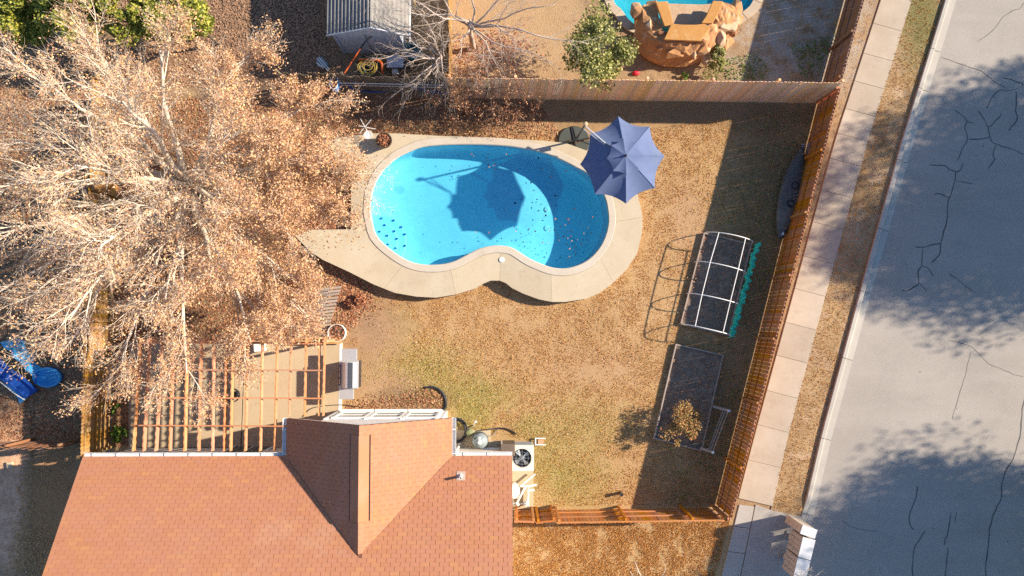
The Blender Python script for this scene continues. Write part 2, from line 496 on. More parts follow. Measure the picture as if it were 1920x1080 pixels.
# ------------------------------------------------------------------ ground outlines (photo pixels -> world)
DECK_Z = 0.40
WATER_Z = 0.29
pool_px = [(693.8, 395), (696, 410), (705, 442), (730, 467.5), (760, 487.5), (785, 496), (810, 498), (835, 496), (855, 490), (880, 477), (900, 467.5),
           (925, 462), (945, 462.5), (960, 466), (975, 475), (992, 486), (1022, 499), (1042, 504), (1065, 504), (1090, 496), (1110, 482.5), (1127, 462),
           (1137, 440), (1142, 415), (1140, 390), (1135, 370), (1122, 345), (1100, 324), (1082, 314), (1065, 305), (1035, 291), (1005, 282), (960, 274),
           (920, 271), (880, 270), (830, 271), (792, 275), (767, 284), (742, 297), (720, 317), (705, 340), (696, 367)]
POOL = [v.xy.to_3d() for v in smooth_loop(PL(pool_px, 0.36), 3)]
def offset_loop(loop, d):
    n = len(loop); out = []
    area = sum(loop[i].x*loop[(i+1) % n].y-loop[(i+1) % n].x*loop[i].y for i in range(n))
    s = 1 if area > 0 else -1
    for i in range(n):
        t = loop[(i+1) % n]-loop[i-1]
        nn = Vector((t.y, -t.x, 0)).normalized()*s
        out.append(loop[i]+nn*d)
    return out
COPE = offset_loop(POOL, 0.27)
HOLE = offset_loop(POOL, 0.12)
deck_px = [(1060, 268), (1110, 286), (1165, 325), (1195, 362), (1203, 395), (1205, 420), (1203, 440), (1195, 475), (1175, 505), (1150, 530), (1125, 549), (1100, 560), (1060, 566), (1035, 566),
           (1010, 561), (980, 550), (960, 540), (949, 531), (937, 526), (920, 526), (905, 532), (890, 541), (855, 552), (817, 558), (780, 556), (740, 549), (720, 541), (700, 533),
           (655, 510), (605, 487), (580, 470), (556, 445), (548, 431), (658, 430), (658, 316), (552, 313), (560, 290), (598, 270), (640, 258), (690, 250), (740, 250), (830, 255), (900, 257), (970, 261), (1020, 264)]
DECK = PL(deck_px, DECK_Z)
NPOOL_px = [(1150, -60), (1150, 0), (1165, 18), (1188, 45), (1240, 62), (1300, 66), (1350, 50), (1390, 24), (1412, 0), (1425, -60), (1400, -160), (1290, -190), (1180, -150)]
NPOOL = smooth_loop(PL(NPOOL_px, 0.05), 3)

# ------------------------------------------------------------------ ground materials
t = NT('bare_soil')
c = t.mix(t.ramp(t.noise(0.6, 6, 0.65), 0.35, 0.68), (0.40, 0.27, 0.15), (0.27, 0.17, 0.095))
c = t.mix(t.ramp(t.noise(2.6, 6, 0.7), 0.52, 0.72, 0, 0.85), c, (0.13, 0.085, 0.055))
c = t.mix(t.ramp(t.noise(14, 4, 0.7), 0.5, 0.75, 0, 0.5), c, (0.46, 0.35, 0.23))
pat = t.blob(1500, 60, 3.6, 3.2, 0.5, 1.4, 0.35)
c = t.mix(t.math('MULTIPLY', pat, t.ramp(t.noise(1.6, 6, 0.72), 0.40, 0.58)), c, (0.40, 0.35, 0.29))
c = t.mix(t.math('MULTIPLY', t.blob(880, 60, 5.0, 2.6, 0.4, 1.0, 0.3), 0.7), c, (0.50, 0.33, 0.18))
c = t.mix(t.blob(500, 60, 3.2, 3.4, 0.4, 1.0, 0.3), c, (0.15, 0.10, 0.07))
c = t.mix(t.blob(20, 950, 0.75, 3.6, 0.5, 1.4, 0.5), c, t.mix(t.ramp(t.noise(2.2, 6, 0.75), 0.4, 0.62), (0.82, 0.49, 0.31), (0.56, 0.32, 0.20)))
c = t.mix(t.blob(95, 960, 1.1, 3.0, 0.5, 1.4, 0.5), c, (0.44, 0.24, 0.12))
c = t.mix(t.blob(1180, 1090, 9.0, 2.6, 0.4, 1.0, 0.3), c, t.mix(t.noise(5, 5, 0.7), (0.47, 0.32, 0.16), (0.38, 0.24, 0.12)))
t.bump(t.noise(22, 6, 0.75), 0.8, 0.05); MAT['soil'] = t.fin(c, 0.95, 0.1)

t = NT('dormant_lawn')
c = t.mix(t.ramp(t.noise(0.45, 6, 0.65), 0.35, 0.65), (0.52, 0.335, 0.165), (0.43, 0.265, 0.125))
c = t.mix(t.ramp(t.noise(1.9, 6, 0.7), 0.5, 0.75, 0, 0.7), c, (0.53, 0.35, 0.21))
c = t.mix(t.ramp(t.noise(7, 5, 0.75), 0.48, 0.72, 0, 0.8), c, (0.42, 0.265, 0.125))
c = t.mix(t.ramp(t.noise(30, 3, 0.75), 0.5, 0.75, 0, 0.6), c, (0.37, 0.235, 0.11))
for bx, by, rx, ry, a in ((800, 705, 1.9, 1.4, 0.6), (880, 775, 1.1, 1.3, 0.7), (905, 740, 1.6, 0.8, 0.6), (1075, 800, 2.4, 1.2, 0.45), (1070, 900, 1.6, 1.4, 0.6), (1010, 855, 1.0, 1.5, 0.5), (745, 600, 0.7, 0.6, 0.35)):
    c = t.mix(t.math('MULTIPLY', t.blob(bx, by, rx, ry, 0.8, 1.6, 0.55), a), c, t.mix(t.noise(6), (0.25, 0.23, 0.07), (0.36, 0.30, 0.11)))
for bx, by, rx, ry, a in ((700, 620, 1.2, 1.4, 0.8), (735, 725, 1.4, 0.75, 0.9), (1290, 410, 0.9, 1.6, 0.5), (1120, 690, 2.2, 1.0, 0.3)):
    c = t.mix(t.math('MULTIPLY', t.blob(bx, by, rx, ry, 0.6, 2.0, 0.5), a), c, t.mix(t.noise(4), (0.47, 0.30, 0.19), (0.40, 0.24, 0.14)))
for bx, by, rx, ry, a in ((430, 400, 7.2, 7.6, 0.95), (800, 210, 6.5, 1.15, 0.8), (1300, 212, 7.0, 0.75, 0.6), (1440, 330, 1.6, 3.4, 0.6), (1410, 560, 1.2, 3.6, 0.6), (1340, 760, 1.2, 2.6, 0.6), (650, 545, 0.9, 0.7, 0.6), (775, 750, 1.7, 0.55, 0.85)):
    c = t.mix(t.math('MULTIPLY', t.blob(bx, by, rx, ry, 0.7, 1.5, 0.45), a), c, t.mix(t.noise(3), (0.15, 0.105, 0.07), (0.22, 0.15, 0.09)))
t.bump(t.noise(26, 6, 0.8), 0.9, 0.05); MAT['lawn'] = t.fin(c, 0.95, 0.1)

t = NT('verge_grass')
c = t.mix(t.ramp(t.noise(0.5, 6, 0.65), 0.35, 0.65), (0.44, 0.30, 0.16), (0.32, 0.21, 0.11))
c = t.mix(t.ramp(t.noise(2.4, 6, 0.7), 0.5, 0.7, 0, 0.8), c, (0.24, 0.16, 0.085))
c = t.mix(t.ramp(t.noise(1.1, 6, 0.7, dist=0.5), 0.5, 0.66, 0, 0.85), c, (0.50, 0.37, 0.25))
c = t.mix(t.ramp(t.noise(9, 5, 0.7), 0.55, 0.75, 0, 0.6), c, (0.48, 0.37, 0.24))
c = t.mix(t.blob(1730, 40, 1.2, 2.6, 0.7, 2.5, 0.7), c, (0.20, 0.18, 0.075))
t.bump(t.noise(24, 6, 0.8), 0.9, 0.05); MAT['verge'] = t.fin(c, 0.95, 0.1)

# ------------------------------------------------------------------ ground sheets
G = 600
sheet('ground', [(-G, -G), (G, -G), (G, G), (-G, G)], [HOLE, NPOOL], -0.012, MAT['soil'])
yard = PL([(209, 838), (222, 188), (545, 168), (838, 176), (1533, 193), (1340, 952), (962, 958), (962, 850), (209, 850)], 0)
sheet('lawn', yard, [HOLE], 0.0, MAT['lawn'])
def lerp_edge(tab, y):
    ys = [a for a, b in tab]; xs = [b for a, b in tab]
    if y <= ys[0]: return xs[0]+(y-ys[0])*(xs[1]-xs[0])/(ys[1]-ys[0])
    for i in range(len(ys)-1):
        if y <= ys[i+1]: return xs[i]+(y-ys[i])*(xs[i+1]-xs[i])/(ys[i+1]-ys[i])
    return xs[-1]+(y-ys[-1])*(xs[-1]-xs[-2])/(ys[-1]-ys[-2])
WL = [(0, 1651), (270, 1563), (540, 1490), (810, 1416), (945, 1381)]
WR = [(0, 1709), (270, 1625), (540, 1551), (810, 1479), (955, 1446)]
KL = [(0, 1770), (270, 1687), (540, 1612), (810, 1539), (965, 1503)]
KR = [(0, 1793), (270, 1712), (540, 1636), (810, 1562), (965, 1526)]
YS = list(range(-900, 2100, 60))
road_l = [P(lerp_edge(KR, y)-1, y, -0.006) for y in YS]
rdir = (road_l[0]-road_l[-1]).normalized(); rn = Vector((rdir.y, -rdir.x, 0))
road_far = [p+rn*8.6 for p in road_l]
sheet('road', [p for p in road_l]+road_far[::-1], [], -0.006, MAT['asphalt'])
road = bpy.data.objects['road']
# tar sealed cracks, each a strip on the road
def ribbon(pts, w, z):
    pts = [Vector((p[0], p[1], z)) for p in pts]
    vs = []
    for i, p in enumerate(pts):
        d = (pts[min(i+1, len(pts)-1)]-pts[max(i-1, 0)]).normalized(); nn = Vector((-d.y, d.x, 0))
        ww = w*(0.75+0.5*noise.noise(p*2.3)) * (0.35 if i in (0, len(pts)-1) else 1)
        vs += [p+nn*ww/2, p-nn*ww/2]
    return MB().add(vs, [(2*i, 2*i+1, 2*i+3, 2*i+2) for i in range(len(pts)-1)])
def crack(off, pts, w=0.062):
    px = [(off[0]+x/4, off[1]+y/4) for x, y in pts]
    L = smooth_line(PL(px, 0), 5)
    L = [p+Vector((noise.noise(p*3.1), noise.noise(p*3.1+Vector((9, 3, 0))), 0))*0.035 for p in L]
    ribbon(L, w*0.85, -0.002).build('crack_seal', MAT['tar'], road)
A4, A8, B4, B8 = (1440, 0), (1440, 270), (1440, 540), (1440, 810)
for off, pts, w in (
    (A4, [(1300, 430), (1400, 465), (1520, 505), (1620, 545), (1700, 610), (1800, 670)], .035),
    (A4, [(1760, 580), (1860, 610), (1910, 630), (1880, 660), (1800, 680), (1730, 680), (1680, 730), (1640, 810)], .045),
    (A4, [(1860, 680), (1865, 740), (1860, 830), (1870, 890), (1830, 950), (1800, 980)], .06),
    (A4, [(1400, 825), (1460, 870), (1495, 910), (1550, 925)], .045), (A4, [(1495, 910), (1480, 960), (1495, 1010), (1490, 1060), (1470, 1090), (1420, 1200)], .05),
    (A4, [(1580, 830), (1620, 890), (1650, 950), (1700, 910), (1755, 850)], .05), (A4, [(1650, 950), (1665, 1020), (1690, 1070), (1740, 1090), (1840, 1120), (1920, 1160)], .05),
    (A4, [(1500, 1040), (1600, 1045), (1665, 1025)], .05), (A4, [(1570, 310), (1650, 260), (1720, 190), (1760, 130), (1820, 85), (1890, 65), (1920, 20)], .03),
    (A8, [(1705, 0), (1690, 80), (1700, 120), (1650, 185)], .05), (A8, [(1210, 155), (1320, 160), (1360, 190), (1410, 205), (1440, 195), (1470, 145)], .055),
    (A8, [(1410, 205), (1395, 300), (1370, 390), (1350, 440), (1345, 560), (1310, 680), (1295, 770), (1280, 840), (1225, 890)], .06),
    (A8, [(1240, 375), (1290, 375), (1360, 400)], .05), (A8, [(1410, 275), (1540, 300)], .04), (A8, [(1100, 770), (1160, 775), (1230, 755), (1300, 745)], .055),
    (A8, [(1165, 780), (1150, 890), (1160, 915), (1200, 930), (1245, 995)], .055), (A8, [(1160, 910), (1125, 960), (1130, 1040), (1090, 1080), (1040, 1100), (1000, 1095)], .06),
    (A8, [(1130, 1040), (1170, 1080), (1190, 1105)], .05), (A8, [(1355, 970), (1430, 1020), (1500, 1080), (1560, 1115)], .045),
    (B4, [(1350, 390), (1500, 430), (1580, 490), (1660, 570), (1760, 610), (1850, 650), (1920, 665)], .025), (B4, [(1520, 480), (1480, 650), (1420, 850), (1380, 990)], .02),
    (B4, [(1925, 830), (1905, 930), (1895, 1080), (1870, 1180), (1840, 1280), (1780, 1380), (1755, 1480), (1750, 1580), (1710, 1660), (1680, 1740), (1660, 1840), (1650, 1950), (1635, 2060), (1630, 2200)], .06),
    (B8, [(1115, 405), (1120, 440), (1090, 550), (1060, 620), (1070, 700), (1100, 735)], .05), (B8, [(1185, 735), (1120, 830), (1090, 910), (1085, 1000), (1085, 1120)], .055),
    (B8, [(1370, 605), (1350, 760), (1330, 800), (1330, 850)], .055), (B8, [(1350, 860), (1345, 950), (1335, 1050), (1320, 1150)], .05), (B8, [(1415, 600), (1400, 680)], .045),
    (B8, [(550, 670), (640, 715), (740, 740), (830, 745)], .02)):
    crack(off, pts, w)

# kerb and gutter: real step, separate cast lengths
kerb = thing('kerb', 'pale concrete kerb and gutter along the road edge', 'kerb', P(1660, 400, 0)); kerb['kind'] = 'structure'; del kerb['category']
kj = [-620, -480, -340, -200, -60, 92, 166, 300, 428, 545, 670, 820, 962, 1100, 1240, 1400, 1560]
for i in range(len(kj)-1):
    y0, y1 = kj[i]+0.5, kj[i+1]-0.5
    n = 5
    mb = MB(); rows = []
    for k in range(n+1):
        y = y0+(y1-y0)*k/n
        a = P(lerp_edge(KL, y), y, 0); b = P(lerp_edge(KR, y+6), y+6, 0); w = b-a; w.z = 0
        drop = 1.0 if y < 950 else 0.0
        hk = 0.115*drop+0.012
        prof = [(0, -0.1), (0.0, hk-0.012), (0.03, hk), (0.30, hk), (0.36, hk-0.02), (0.44, 0.006), (1.0, 0.0), (1.0, -0.1)]
        rows.append([a+w*u+Vector((0, 0, z)) for u, z in prof])
    m = len(rows[0])
    vs = [v for r in rows for v in r]
    fs = [(k*m+j, k*m+j+1, (k+1)*m+j+1, (k+1)*m+j) for k in range(n) for j in range(m-1)]+[tuple(range(m)), tuple(range(n*m, n*m+m))[::-1]]
    mb.add(vs, fs).build('kerb_section', MAT['kerb'], kerb)
# verge between sidewalk and kerb
ys = [y for y in range(-420, 960, 60)]+[958]
vl = [P(lerp_edge(WR, y)-1, y, 0.0) for y in ys]; vr = [P(lerp_edge(KL, y)+1, y, 0.0) for y in ys]
VERGE = vl+vr[::-1]
sheet('verge', VERGE, [], 0.02, MAT['verge'])
# sidewalk slabs
walk = thing('sidewalk', 'beige concrete sidewalk of square slabs outside the fence', 'sidewalk', P(1530, 450, 0)); walk['kind'] = 'structure'; del walk['category']
wj = [-300, -240, -186, -128, -70, -13, 44, 100, 152, 204, 250, 297, 356, 416, 480, 541, 604, 666, 732, 796, 862, 934]
for i in range(len(wj)-1):
    a, b = wj[i]+0.22, wj[i+1]-0.22
    q = [P(lerp_edge(WL, a), a), P(lerp_edge(WR, a+15), a+15), P(lerp_edge(WR, b+15), b+15), P(lerp_edge(WL, b), b)]
    mb = MB().prism(q, -0.06, 0.03)
    o = mb.build('sidewalk_slab', MAT['walk'], walk, bevel=0.008)
for i, (a, b) in enumerate(((946, 986), (987, 1033), (1034, 1082), (1083, 1130), (1131, 1180))):
    xl = lambda y: 1386-(y-946)*0.245; xr = lambda y: 1414-(y-946)*0.205
    MB().prism([P(xl(a), a), P(xr(a), a+4), P(xr(b), b+4), P(xl(b), b)], -0.06, 0.026).build('sidewalk_slab', MAT['drive'], walk, bevel=0.008)
MB().prism(PL([(1416.5, 946), (1448, 957), (1502, 969), (1524, 975), (1468, 1180), (1367.5, 1186)], 0), -0.05, 0.022).build('driveway', MAT['drive'], bevel=0.006)['kind'] = 'structure'

# ------------------------------------------------------------------ swimming pool
def plaster(name, c1, c2):
    t = NT(name)
    c = t.mix(t.ramp(t.noise(0.8, 6, 0.65), 0.35, 0.65), c1, c2)
    c = t.mix(t.ramp(t.noise(4, 6, 0.75), 0.45, 0.75, 0, 0.6), c, tuple(x*0.84 for x in c2))
    c = t.mix(t.ramp(t.noise(14, 5, 0.75), 0.45, 0.75, 0, 0.5), c, tuple(min(1, x*1.15) for x in c1))
    b = t.math('MULTIPLY', t.blob(745, 352, 0.25, 0.20, 0.3, 3, 0.2), 0.45)
    c = t.mix(b, c, tuple(x*0.6 for x in c2))
    return t.fin(c, 0.6, 0.3)
MAT['plaster'] = plaster('pool_plaster', (0.58, 0.66, 0.72), (0.48, 0.59, 0.67))
MAT['steptile'] = plaster('pool_step_plaster', (0.66, 0.80, 0.86), (0.60, 0.76, 0.83))
MAT['bluetile'] = M_('blue_tile', (0.01, 0.04, 0.30), rough=0.3)
def water_mat(name, tint, bscale=5, bstr=0.12):
    t = NT(name)
    tr = t.n('ShaderNodeBsdfTransparent'); tr.inputs[0].default_value = (*tint, 1)
    gl = t.n('ShaderNodeBsdfGlossy'); gl.inputs['Roughness'].default_value = 0.03
    lw = t.n('ShaderNodeLayerWeight'); fr = t.n('ShaderNodeMath', operation='MULTIPLY_ADD')
    t.l(t.math('POWER', lw.outputs['Facing'], 5.0), fr.inputs[0]); fr.inputs[1].default_value = 0.9; fr.inputs[2].default_value = 0.02
    bp = t.n('ShaderNodeBump'); bp.inputs['Strength'].default_value = bstr; bp.inputs['Distance'].default_value = 0.05
    t.l(t.noise(bscale, 3, 0.5), bp.inputs['Height']); t.l(bp.outputs[0], gl.inputs['Normal']); t.l(bp.outputs[0], lw.inputs['Normal'])
    df = t.n('ShaderNodeBsdfDiffuse'); df.inputs[0].default_value = (0.0, 0.52, 1.0, 1)      # light scattered back by the water
    m0 = t.n('ShaderNodeMixShader'); m0.inputs[0].default_value = 0.065; t.l(tr.outputs[0], m0.inputs[1]); t.l(df.outputs[0], m0.inputs[2])
    mx = t.n('ShaderNodeMixShader'); t.l(fr.outputs[0], mx.inputs[0]); t.l(m0.outputs[0], mx.inputs[1]); t.l(gl.outputs[0], mx.inputs[2]); t.l(mx.outputs[0], t.out.inputs[0])
    return t.m
MAT['water'] = water_mat('pool_water', (0.43, 0.88, 0.98))
pool = thing('swimming_pool', 'kidney shaped in-ground swimming pool with bright blue water', 'pool', P(920, 385, 0))
PC = P(925, 380, 0)
_pfx = [P(v_, 390, 0).x for v_ in (700, 755, 985, 1050)]
def pool_floor_z(x):
    return float(np.interp(x, _pfx, (-0.30, -0.52, -0.52, -0.74)))
rings = []
n = len(POOL)
for s_, mode in ((1, 'top'), (1, .30), (0.985, .14), (0.955, .05), (0.90, 0.0), (0.75, 0), (0.6, 0), (0.45, 0), (0.3, 0), (0.15, 0)):
    r = []
    for p in POOL:
        q = PC+(p-PC)*s_
        z = 0.37 if mode == 'top' else pool_floor_z(q.x)+mode
        r.append((q.x, q.y, z))
    rings.append(r)
vs = [v for r in rings for v in r]+[(PC.x, PC.y, pool_floor_z(PC.x))]
fs = [(i*n+k, i*n+(k+1) % n, (i+1)*n+(k+1) % n, (i+1)*n+k) for i in range(len(rings)-1) for k in range(n)]
fs += [((len(rings)-1)*n+k, (len(rings)-1)*n+(k+1) % n, len(vs)-1) for k in range(n)]
shell = MB().add(vs, fs).build('pool_shell', MAT['plaster'], pool, smooth=True)
# coping ring
inn = offset_loop(POOL, -0.03)
prof = [(POOL, 0.30), (inn, 0.345), (inn, 0.40), (offset_loop(POOL, 0.0), 0.424), (offset_loop(POOL, 0.24), 0.424), (offset_loop(POOL, 0.262), 0.41), (offset_loop(POOL, 0.262), 0.02)]
vs = [(p.x, p.y, z) for L, z in prof for p in L]
fs = [(i*n+k, (i+1)*n+k, (i+1)*n+(k+1) % n, i*n+(k+1) % n) for i in range(len(prof)-1) for k in range(n)]
MB().add(vs, fs).build('coping', MAT['coping'], pool)
sheet('water', offset_loop(POOL, -0.002), [], WATER_Z, MAT['water'], None, pool)
# curved entry steps with blue marker tiles
sc_ = P(712, 452, 0)
for k, (rpx, zt) in enumerate(((48, -0.10), (33, 0.01), (18, 0.12))):
    R_ = rpx/47.4
    pts = []
    for a in range(0, 360, 6):
        q = sc_+Vector((math.cos(math.radians(a))*R_, math.sin(math.radians(a))*R_*1.02, 0)); pts.append(q)
    poly = [q for q in pts]
    ins = inside(POOL, np.array([q.x for q in poly]), np.array([q.y for q in poly]))
    # pull points outside the pool wall back to the wall line
    fixed = []
    for q, i_ in zip(poly, ins):
        if not i_:
            q = min(POOL, key=lambda w: (w-q).length)
        if not fixed or (fixed[-1]-q).length > 0.01: fixed.append(q)
    st = MB().prism(fixed, pool_floor_z(sc_.x)-0.05, zt).build('step', MAT['steptile'], pool, bevel=0.03)
    tl = (((940, 558), (1033, 573), (1090, 623), (1117, 677), (1118, 763)), ((965, 608), (1038, 653), (1058, 710), (1047, 782)), ((925, 657), (985, 687), (990, 753)))[k]
    for x, y in tl:
        c_ = P(480+x/4, 270+y/4, zt+0.03)
        MB().box(c_, (0.075, 0.075, 0.014), Matrix.Rotation(math.radians(40), 3, 'Z')).build('tile', MAT['bluetile'], st)
for x, y in ((1025, 393), (1025, 428)):
    MB().lathe([(0.11, -0.03), (0.11, 0.015), (0.085, 0.03), (0.02, 0.03)], P(x, y, -0.64), 18).build('drain_cover', MAT['pvc'], pool, smooth=False)
MB().lathe([(0.105, -0.01), (0.105, 0.006), (0.09, 0.01), (0.01, 0.01)], P(941, 487, 0.424), 20).build('skimmer_lid', MAT['pvc'], pool)
# drifting leaves
X = RNG.uniform(0, 1, 60)
px = np.concatenate([RNG.normal(1075, 22, 26), RNG.uniform(850, 1130, 34), RNG.normal(1020, 25, 16), RNG.uniform(900, 930, 10)])
py = np.concatenate([RNG.normal(450, 22, 26), RNG.uniform(285, 470, 34), RNG.normal(430, 30, 16), RNG.uniform(285, 320, 10)])
W = np.array([P(a, b, WATER_Z+0.008) for a, b in zip(px, py)])
W = W[inside(offset_loop(POOL, -0.1), W[:, 0], W[:, 1])]
V, F = leaf_quads(W, 0.085, 0.9, 0.7)
tag(obj('floating_leaves', np_mesh('floating_leaves', V, F), leaf_mat('wet_leaves', [lin(60, 40, 35), lin(40, 30, 30), lin(190, 140, 110), lin(50, 36, 30), lin(150, 100, 80)], 0.1)), 'brown leaves adrift on the blue pool water', 'leaves', kind='stuff')
W2 = np.array([P(a, b, 0) for a, b in zip(np.concatenate([RNG.normal(1080, 25, 30), RNG.uniform(960, 1050, 26)]), np.concatenate([RNG.normal(455, 22, 30), RNG.uniform(350, 490, 26)]))])
W2[:, 2] = [pool_floor_z(x)+0.02 for x in W2[:, 0]]
W2 = W2[inside(offset_loop(POOL, -0.25), W2[:, 0], W2[:, 1])]
V, F = leaf_quads(W2, 0.065, 0.95, 0.7)
tag(obj('sunken_leaves', np_mesh('sunken_leaves', V, F), M_('sodden_leaf', (0.02, 0.03, 0.04), rough=0.8)), 'dark leaves sunk to the floor of the blue pool', 'leaves', kind='stuff')

# ------------------------------------------------------------------ pool deck, cast in slabs
pdeck = thing('pool_deck', 'raised cream concrete deck around the pool', 'deck', P(920, 400, 0)); pdeck['kind'] = 'structure'; del pdeck['category']
joints = [((1155, 411), (1205, 411)), ((1120, 485), (1152, 528)), ((1033, 512), (1030, 566)), ((940, 480), (930, 526)), ((847, 505), (857, 552)), ((747, 498), (722, 542)), ((676, 400), (658, 425)),
          ((690, 305), (598, 270)), ((800, 262), (800, 253)), ((1000, 272), (1000, 263))]
def nearest(loop, px, z):
    q = P(px[0], px[1], z)
    return min(range(len(loop)), key=lambda i: (loop[i]-Vector((q.x, q.y, loop[i].z))).length)
DK = [Vector((p.x, p.y, 0)) for p in DECK]
# refine the outer loop so joints can fall anywhere
DKF = []
for i in range(len(DK)):
    a, b = DK[i], DK[(i+1) % len(DK)]
    m = max(1, int((b-a).length/0.25))
    DKF += [a+(b-a)*k/m for k in range(m)]
def ccw(loop):
    return loop if sum(loop[i].x*loop[(i+1) % len(loop)].y-loop[(i+1) % len(loop)].x*loop[i].y for i in range(len(loop))) > 0 else loop[::-1]
DKF = ccw(DKF); CI = ccw(COPE)
ji = [(nearest(CI, a, 0.42), nearest(DKF, b, DECK_Z)) for a, b in joints]
ji.sort(key=lambda q: q[0])
def arc(loop, i, j):
    out = [loop[i]]; k = i
    while k != j:
        k = (k+1) % len(loop); out.append(loop[k])
    return out
for q in range(len(ji)):
    (i0, o0), (i1, o1) = ji[q], ji[(q+1) % len(ji)]
    inner = arc(CI, i0, i1); outer = arc(DKF, o0, o1)
    # pull the ends in a little so that the joint shows
    def trim(L):
        L = list(L)
        L[0] = L[0]+(L[1]-L[0]).normalized()*0.003; L[-1] = L[-1]+(L[-2]-L[-1]).normalized()*0.003
        return L
    poly = trim(outer)+trim(inner)[::-1]
    MB().prism(poly, -0.02, DECK_Z).build('deck_slab', MAT['deck'], pdeck)
sheet('joint_fill', COPE if False else DKF, [HOLE], DECK_Z-0.035, MAT['brownbark'], None, pdeck)
# ------------------------------------------------------------------ patio by the house
patio = thing('patio', 'cream concrete patio under the pergola', 'patio', P(440, 740, 0)); patio['kind'] = 'structure'; del patio['category']
MB().prism(PL([(243, 640), (459, 640), (452, 838), (243, 838)], 0), -0.02, 0.07).build('patio_slab', MAT['patio'], patio)
MB().prism(PL([(461, 640), (637, 640), (633, 838), (454, 838)], 0), -0.02, 0.07).build('patio_slab', MAT['patio'], patio)
MB().prism(PL([(637.6, 643), (642, 643), (640, 838), (634, 838)], 0), -0.02, 0.075).build('patio_edging', MAT['white'], patio)
# utility pad along the house wall
MB().prism(PL([(850, 806), (920, 806), (920, 826), (1000, 828), (1000, 952), (962, 956), (850, 856)], 0), -0.02, 0.06).build('utility_pad', MAT['patio'])['kind'] = 'structure'
# ------------------------------------------------------------------ fences
def fence(label, pa, pb, h, inner, mat, rails=(0.35, 0.95, 1.6), pitch=0.146, gap=0.006, post_every=2.44, z0=0.0, lean=0.004, posts=True, wild=0.0, cap=False, first_post=0.1):
    """pickets from pa to pb (ground pixels); rails and posts stand on the side the vector inner points to"""
    a, b = P(*pa, 0), P(*pb, 0)
    a.z = b.z = z0
    d = (b-a); L = d.length; d = d/L
    nrm = Vector((-d.y, d.x, 0))
    if nrm.dot(Vector(inner)) < 0: nrm = -nrm
    f = thing('wooden_fence', label, 'fence', (a+b)/2)
    ang = math.atan2(d.y, d.x)
    n = int(L/pitch)
    w = pitch-gap
    mbk = MB()
    e = 0.03
    mbk.add([(-w/2, -.008, 0), (w/2, -.008, 0), (w/2, -.008, h-e), (w/2-e, -.008, h), (-w/2+e, -.008, h), (-w/2, -.008, h-e),
             (-w/2, .008, 0), (w/2, .008, 0), (w/2, .008, h-e), (w/2-e, .008, h), (-w/2+e, .008, h), (-w/2, .008, h-e)],
            [(0, 1, 2, 3, 4, 5), (11, 10, 9, 8, 7, 6)]+[(i, i+6, (i+1) % 6+6, (i+1) % 6) for i in range(6)])
    me = mbk.mesh('picket')
    for i in range(n):
        p = a+d*(pitch*(i+0.5))+Vector((0, 0, 0.02))
        r = random.random
        place('picket', me, mat, f, p, ((r()-.5)*2*(lean+wild), (r()-.5)*(lean+wild), ang+(r()-.5)*0.02), (1-0.03*r()*(1+20*wild), 1, 1-0.012*r()-wild*0.6*r()))
    for z in rails:
        k = 0.0
        while k < L-0.2:
            e1 = min(L, k+post_every)
            p0, p1 = a+d*(k+0.005), a+d*(e1-0.005)
            MB().beam(p0+nrm*0.030+Vector((0, 0, z+(random.random()-.5)*0.03)), p1+nrm*0.030+Vector((0, 0, z+(random.random()-.5)*0.03)), 0.038, 0.085).build('rail', mat, f)
            k = e1
    if posts:
        k = first_post
        while k < L:
            p = a+d*k+nrm*0.10
            MB().box(p+Vector((0, 0, (h-0.03)/2)), (0.089, 0.089, h-0.03), Matrix.Rotation(ang, 3, 'Z')).build('post', mat, f, bevel=0.006)
            k += post_every
        if first_post < 0.5:
            p = b-d*0.06+nrm*0.10
            MB().box(p+Vector((0, 0, (h-0.03)/2)), (0.089, 0.089, h-0.03), Matrix.Rotation(ang, 3, 'Z')).build('post', mat, f, bevel=0.006)
    if cap:
        MB().beam(a+nrm*0.03+Vector((0, 0, h-0.06)), b+nrm*0.03+Vector((0, 0, h-0.06)), 0.045, 0.085).build('top_rail', mat, f)
    return f

fence('orange stained picket fence along the sidewalk, two rails and posts facing the lawn', (1533, 194), (1341, 951), 1.88, (-1, 0, 0), MAT['stained'], rails=(0.45, 1.05), cap=True, first_post=0.02, post_every=2.44)
fence('tall pale cedar picket fence between the lawn and the neighbour with the rock waterfall', (846, 184), (1531, 193), 2.33, (0, 1, 0), MAT['cedar'], rails=(0.4, 1.2, 2.0))
fence('brown picket fence beside the sidewalk, north of the cedar fence corner', (1618, -120), (1536, 178), 1.90, (-1, 0, 0), MAT['brownfence'], rails=(0.4, 1.0), cap=True)
fence('orange stained fence from the house corner to the sidewalk fence', (1037, 956), (1337, 952), 1.80, (0, 1, 0), MAT['stained'], rails=(0.45, 1.05), cap=True)
g = fence('short orange stained gate panel beside the air conditioner, hung slightly askew', (963, 955), (1000, 956), 1.72, (0, 1, 0), MAT['stained'], rails=(0.35, 1.0), cap=True)
g['category'] = 'gate'; g.name = 'wooden_gate'
g = fence('orange stained gate panel next to the white pipes, diagonally braced', (1001, 957), (1036, 953), 1.76, (0, 1, 0), MAT['stained'], rails=(0.35, 1.0), cap=True)
g['category'] = 'gate'; g.name = 'wooden_gate'
MB().beam(P(1003, 955, 0.4)+Vector((0, 0.03, 0)), P(1034, 951, 1.0)+Vector((0, 0.03, 0)), 0.038, 0.085, (0, 1, 0)).build('brace', MAT['stained'], g)
fence('old dark grey picket fence behind the pool poles', (540, 166), (842, 178), 1.80, (0, 1, 0), MAT['oldwood'], rails=(0.4, 1.5), wild=0.03)
